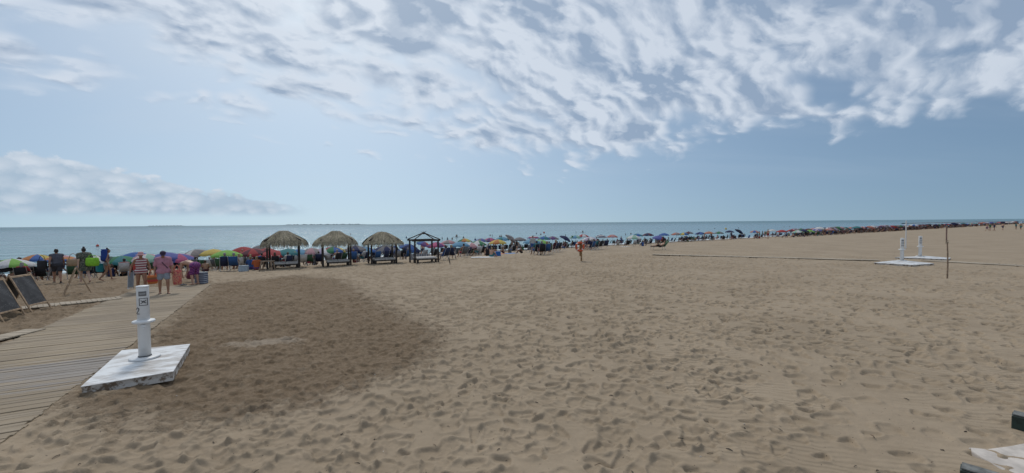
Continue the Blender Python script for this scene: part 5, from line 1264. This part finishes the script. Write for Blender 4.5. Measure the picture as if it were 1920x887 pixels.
while u < 760 and k_ < 165:
    for r in range(3 if u < 330 else 2):
        w = (44, 49, 54)[r]+random.uniform(-2.6, 2.6) if u < 330 else (46, 53)[r]+random.uniform(-3, 3)
        uu = u+random.uniform(-2.5, 2.5); x, y = DV.x*uu+NV.x*w, DV.y*uu+NV.y*w
        if px_of((x, y, 0))[0] < 1480: continue
        c = random.choice(farcols); p = V((x, y, gz(x, y))); tl_ = random.choice((0, 0, .15, .4)); pxx = px_of(p)[0]; zone = 'left of the white pole' if pxx < 1695 else ('between the two poles' if pxx < 1776 else 'right of the poles')
        umbrella(p, c, farname(c, tl_, k_), tl_, R(60), random.uniform(.95, 1.15), 1.5, parts=False); k_ += 1
        for j in range(4 if u < 330 else 3): add_far(crowd, x+DV.x*random.uniform(-2, 2)+NV.x*random.uniform(-2.4, .6), y+DV.y*random.uniform(-2, 2)+NV.y*random.uniform(-2, .6))
        for j in range(1 if u < 190 else 0):
            a, b_ = random.uniform(-1.6, 1.6), random.uniform(-1.8, .3); xx, yy = x+DV.x*a+NV.x*b_, y+DV.y*a+NV.y*b_; q = V((xx, yy, gz(xx, yy)))
            if random.random() < .55: cc2 = random.choice(('black', 'navy', 'grey')); chair(q, SEAW+random.gauss(0, .5), cc2, 'distant '+cc2+' chair by a '+nmf[c[0]]+' umbrella '+zone, False)
            else:
                hr_, su_ = look(); k2 = random.choice(('sit_m', 'sit_f', 'stand_m', 'stand_f', 'walk_m')); figure(k2, q, random.uniform(0, 6.3), HN[hr_.name]+' haired bather in '+NAME_OF[su_.name]+(' sitting' if 'sit' in k2 else ' standing')+' by a '+nmf[c[0]]+' umbrella '+zone, 'distant people along the shore', hr=hr_, suit=su_)
    u += 4.4 if u < 250 else 8.0
o = crowd.build('distant_crowd', [SK[1], SK[2], CL['black'], CL['navy'], CL['maroon'], CL['grey']]); tag(o, 'distant crowd of bathers and chairs under the far umbrellas at right', 'crowd', None, 'stuff')
# standing people at the water's edge
for i in range(26):
    uu = random.uniform(-30, 170); w = random.uniform(50, 56); x, y = DV.x*uu+NV.x*w, DV.y*uu+NV.y*w
    hr_, su_ = look(); q = V((x, y, gz(x, y))); figure(random.choice(('stand_m', 'stand_f', 'walk_m', 'walk_f')), q, random.uniform(0, 6.3), HN[hr_.name]+' haired bather in '+NAME_OF[su_.name]+' on foot behind the '+near_umb(q), 'people on foot at the water\'s edge', random.uniform(.9, 1.03), hr=hr_, suit=su_)
# swimmers
for x_, y_ in ((657, 440), (762, 446), (829, 448), (839, 449), (848, 448.5), (869, 446), (891, 450), (919, 442), (923, 443), (937, 444), (940, 443.5), (1006, 438.5), (1014, 440), (1023, 444), (1060, 442.5), (1080, 436.5), (1173, 440.5), (1183, 439), (1310, 431), (1340, 429), (1385, 428), (1470, 426), (1480, 425.5)):
    p = hit(x_, y_, 0, True); p.z = SEA-1.15
    figure(random.choice(('stand_m', 'stand_f')), p, random.uniform(0, 6.3), 'swimmer chest deep in the sea above the '+near_umb(p), 'swimmers in the sea', 1.0, sk=SK[2], hr=HR[0])
def board(px, py, label):
    p = hit(px, py, 0, True); t = thing('paddle_board', label, 'paddle board', (p.x, p.y, SEA), 1.2); q = MB()
    q.tube([(0, -1.5, .06), (0, -1.2, .05), (0, 0, .05), (0, 1.2, .05), (0, 1.5, .07)], [.05, .25, .38, .25, .05], 12, flat=.16); q.build('deck', CL['white'], t); return p
p = board(857, 444.5, 'white paddle board on the sea above the dusty pink umbrella'); figure('ground_m', V((p.x, p.y, SEA+.08)), 2.5, 'rider sitting on the left hand paddle board', 'riders on boards', 1.0, sk=SK[2])
p = board(1093, 436, 'white paddle board on the sea above the lifebuoy'); figure('ground_m', V((p.x, p.y, SEA+.08)), 2.5, 'rider sitting on the paddle board above the lifebuoy', 'riders on boards', 1.0, sk=SK[2])
def buoy(px, py, c, label, s=.35):
    p = hit(px, py, 0, True); t = thing('buoy', label, 'buoy', (p.x, p.y, SEA)); q = MB(); q.lathe([(0, -.3*s), (.8*s, -.1*s), (1.0*s, .4*s), (.8*s, .9*s), (.25*s, 1.5*s), (0, 1.6*s)], 14); q.build('float', c, t)
    q = MB(); q.tube([(0, 0, 1.55*s), (0, 0, 2.0*s)], .08*s, 6); q.build('top_mark', M_DARK, t)
buoy(183, 462, plain('buoy_red', (.5, .06, .03), .5), 'red buoy on the sea above the woman with the backpack', .30); buoy(1361, 430, plain('buoy_yellow', (.6, .42, .03), .5), 'yellow buoy on the sea above the navy umbrellas', .55); buoy(1020, 437, plain('buoy_red', (.5, .06, .03), .5), 'small red buoy on the sea above the light green umbrella', .4)
# flag pole at the lifebuoy group
p = hit(1072, 466); t = thing('marker_pole', 'thin pole with green pennant left of the lifebuoy post', 'pole', p); q = MB(); q.tube([(0, 0, 0), (0, 0, 2.1)], .02, 6); q.build('shaft', M_DARK, t); q = MB(); q.add([(.03, 0, 1.75), (.03, 0, 2.08), (.26, .03, 1.95), (.26, .03, 1.82), (.03, .012, 1.75), (.03, .012, 2.08), (.26, .042, 1.95), (.26, .042, 1.82)], [(0, 1, 2, 3), (7, 6, 5, 4), (0, 4, 5, 1), (1, 5, 6, 2), (2, 6, 7, 3), (3, 7, 4, 0)]); q.build('pennant', CL['green'], t)
# far land and the breakwater
def low_land(name, pxa, pxb, dist_, hgt, label, c, kind='structure'):
    a = ray(pxa, 420); b_ = ray(pxb, 418); a = V((a.x, a.y, 0)).normalized()*dist_; b_ = V((b_.x, b_.y, 0)).normalized()*dist_; q = MB(); n_ = 60; vs = []
    for i in range(n_+1):
        f_ = i/n_; c_ = a.lerp(b_, f_); out_ = c_.normalized(); h_ = hgt*(.35+.65*abs(math.sin(i*1.7)*math.sin(i*.61+1)))*min(1, f_*8, (1-f_)*8)+.5
        vs += [c_-out_*dist_*.012+V((0, 0, SEA-3)), c_+V((0, 0, SEA+h_)), c_+out_*dist_*.012+V((0, 0, SEA-3))]
    q.add(vs, [(i*3+j, i*3+j+1, (i+1)*3+j+1, (i+1)*3+j) for i in range(n_) for j in range(2)]); o = q.build(name, plain('far_land', c, .9, .2, .01)); return tag(o, label, None, None, kind)
low_land('far_spit', 272, 348, 9000, 16, 'thin dark strip of land on the horizon at left', (.10, .14, .17)); low_land('far_spit', 522, 690, 9000, 20, 'low dark strip of land on the horizon above the shelters', (.10, .14, .17))
a = hit(1694, 419.5, 0, True); b_ = hit(1918, 415.2, 0, True); q = MB(); n_ = 240; rr_ = random.Random(5); vs = []
dv_ = (b_-a).xy.normalized(); pn_ = V((-dv_.y, dv_.x, 0))
for i in range(n_+1):
    c_ = a.lerp(b_, i/n_); h_ = rr_.uniform(.4, 0.9); vs += [c_-pn_*4+V((0, 0, SEA-1-c_.z)), c_-pn_*1.2+V((0, 0, SEA+h_-c_.z)), c_+pn_*1.2+V((0, 0, SEA+h_*rr_.uniform(.8, 1.1)-c_.z)), c_+pn_*4+V((0, 0, SEA-1-c_.z))]
q.add(vs, [(i*4+j, (i+1)*4+j, (i+1)*4+j+1, i*4+j+1) for i in range(n_) for j in range(3)]); o = q.build('breakwater', plain('wet_rock', (.11, .125, .135), .8, .3, .4)); tag(o, 'long low dark breakwater on the sea at far right', 'breakwater')

# bits of weed, twig and shell scattered over the dry sand
q = MB(); rd = random.Random(9)
for k_ in range(260):
    an = R(rd.uniform(-52, 56)); r = 3.9+16*rd.random()**1.8; x, y = r*math.sin(an), r*math.cos(an)
    if PATH_L-.2 < V((x, y)).dot(PATHN) < PATH_R+.2 or sdf_poly(SL, np.array([x]), np.array([y]))[0] > -.3: continue
    jx_, jy_ = int((x-GX0)/GS), int((y-GY0)/GS); z = gz(x, y)+float(hm[jy_, jx_])*min(1, max(0, r-2.2)); a = rd.uniform(0, 6.28); mi = rd.choice((0, 0, 1, 2))
    if mi < 2:
        L = rd.uniform(.02, .09); w_ = rd.uniform(.003, .008); c_, s_ = math.cos(a), math.sin(a)
        q.tube([(x-c_*L/2, y-s_*L/2, z+.008), (x+rd.uniform(-.008, .008), y+rd.uniform(-.008, .008), z+.014), (x+c_*L/2, y+s_*L/2, z+.006)], [w_*.6, w_, w_*.5], 5, mi=mi)
    else: n0 = len(q.f); q.ellipsoid((x, y, z+.006), (rd.uniform(.008, .018), rd.uniform(.006, .014), .007), 7, 5); q.mi[n0:] = [2]*(len(q.f)-n0)
o = q.build('beach_litter', [plain('dry_weed', (.05, .04, .03), .9, .3), plain('twig', (.16, .11, .07), .9, .3), plain('shell_bits', (.55, .50, .44), .6, .2)]); tag(o, 'scattered bits of weed, twig and shell on the sand', 'litter', None, 'stuff')
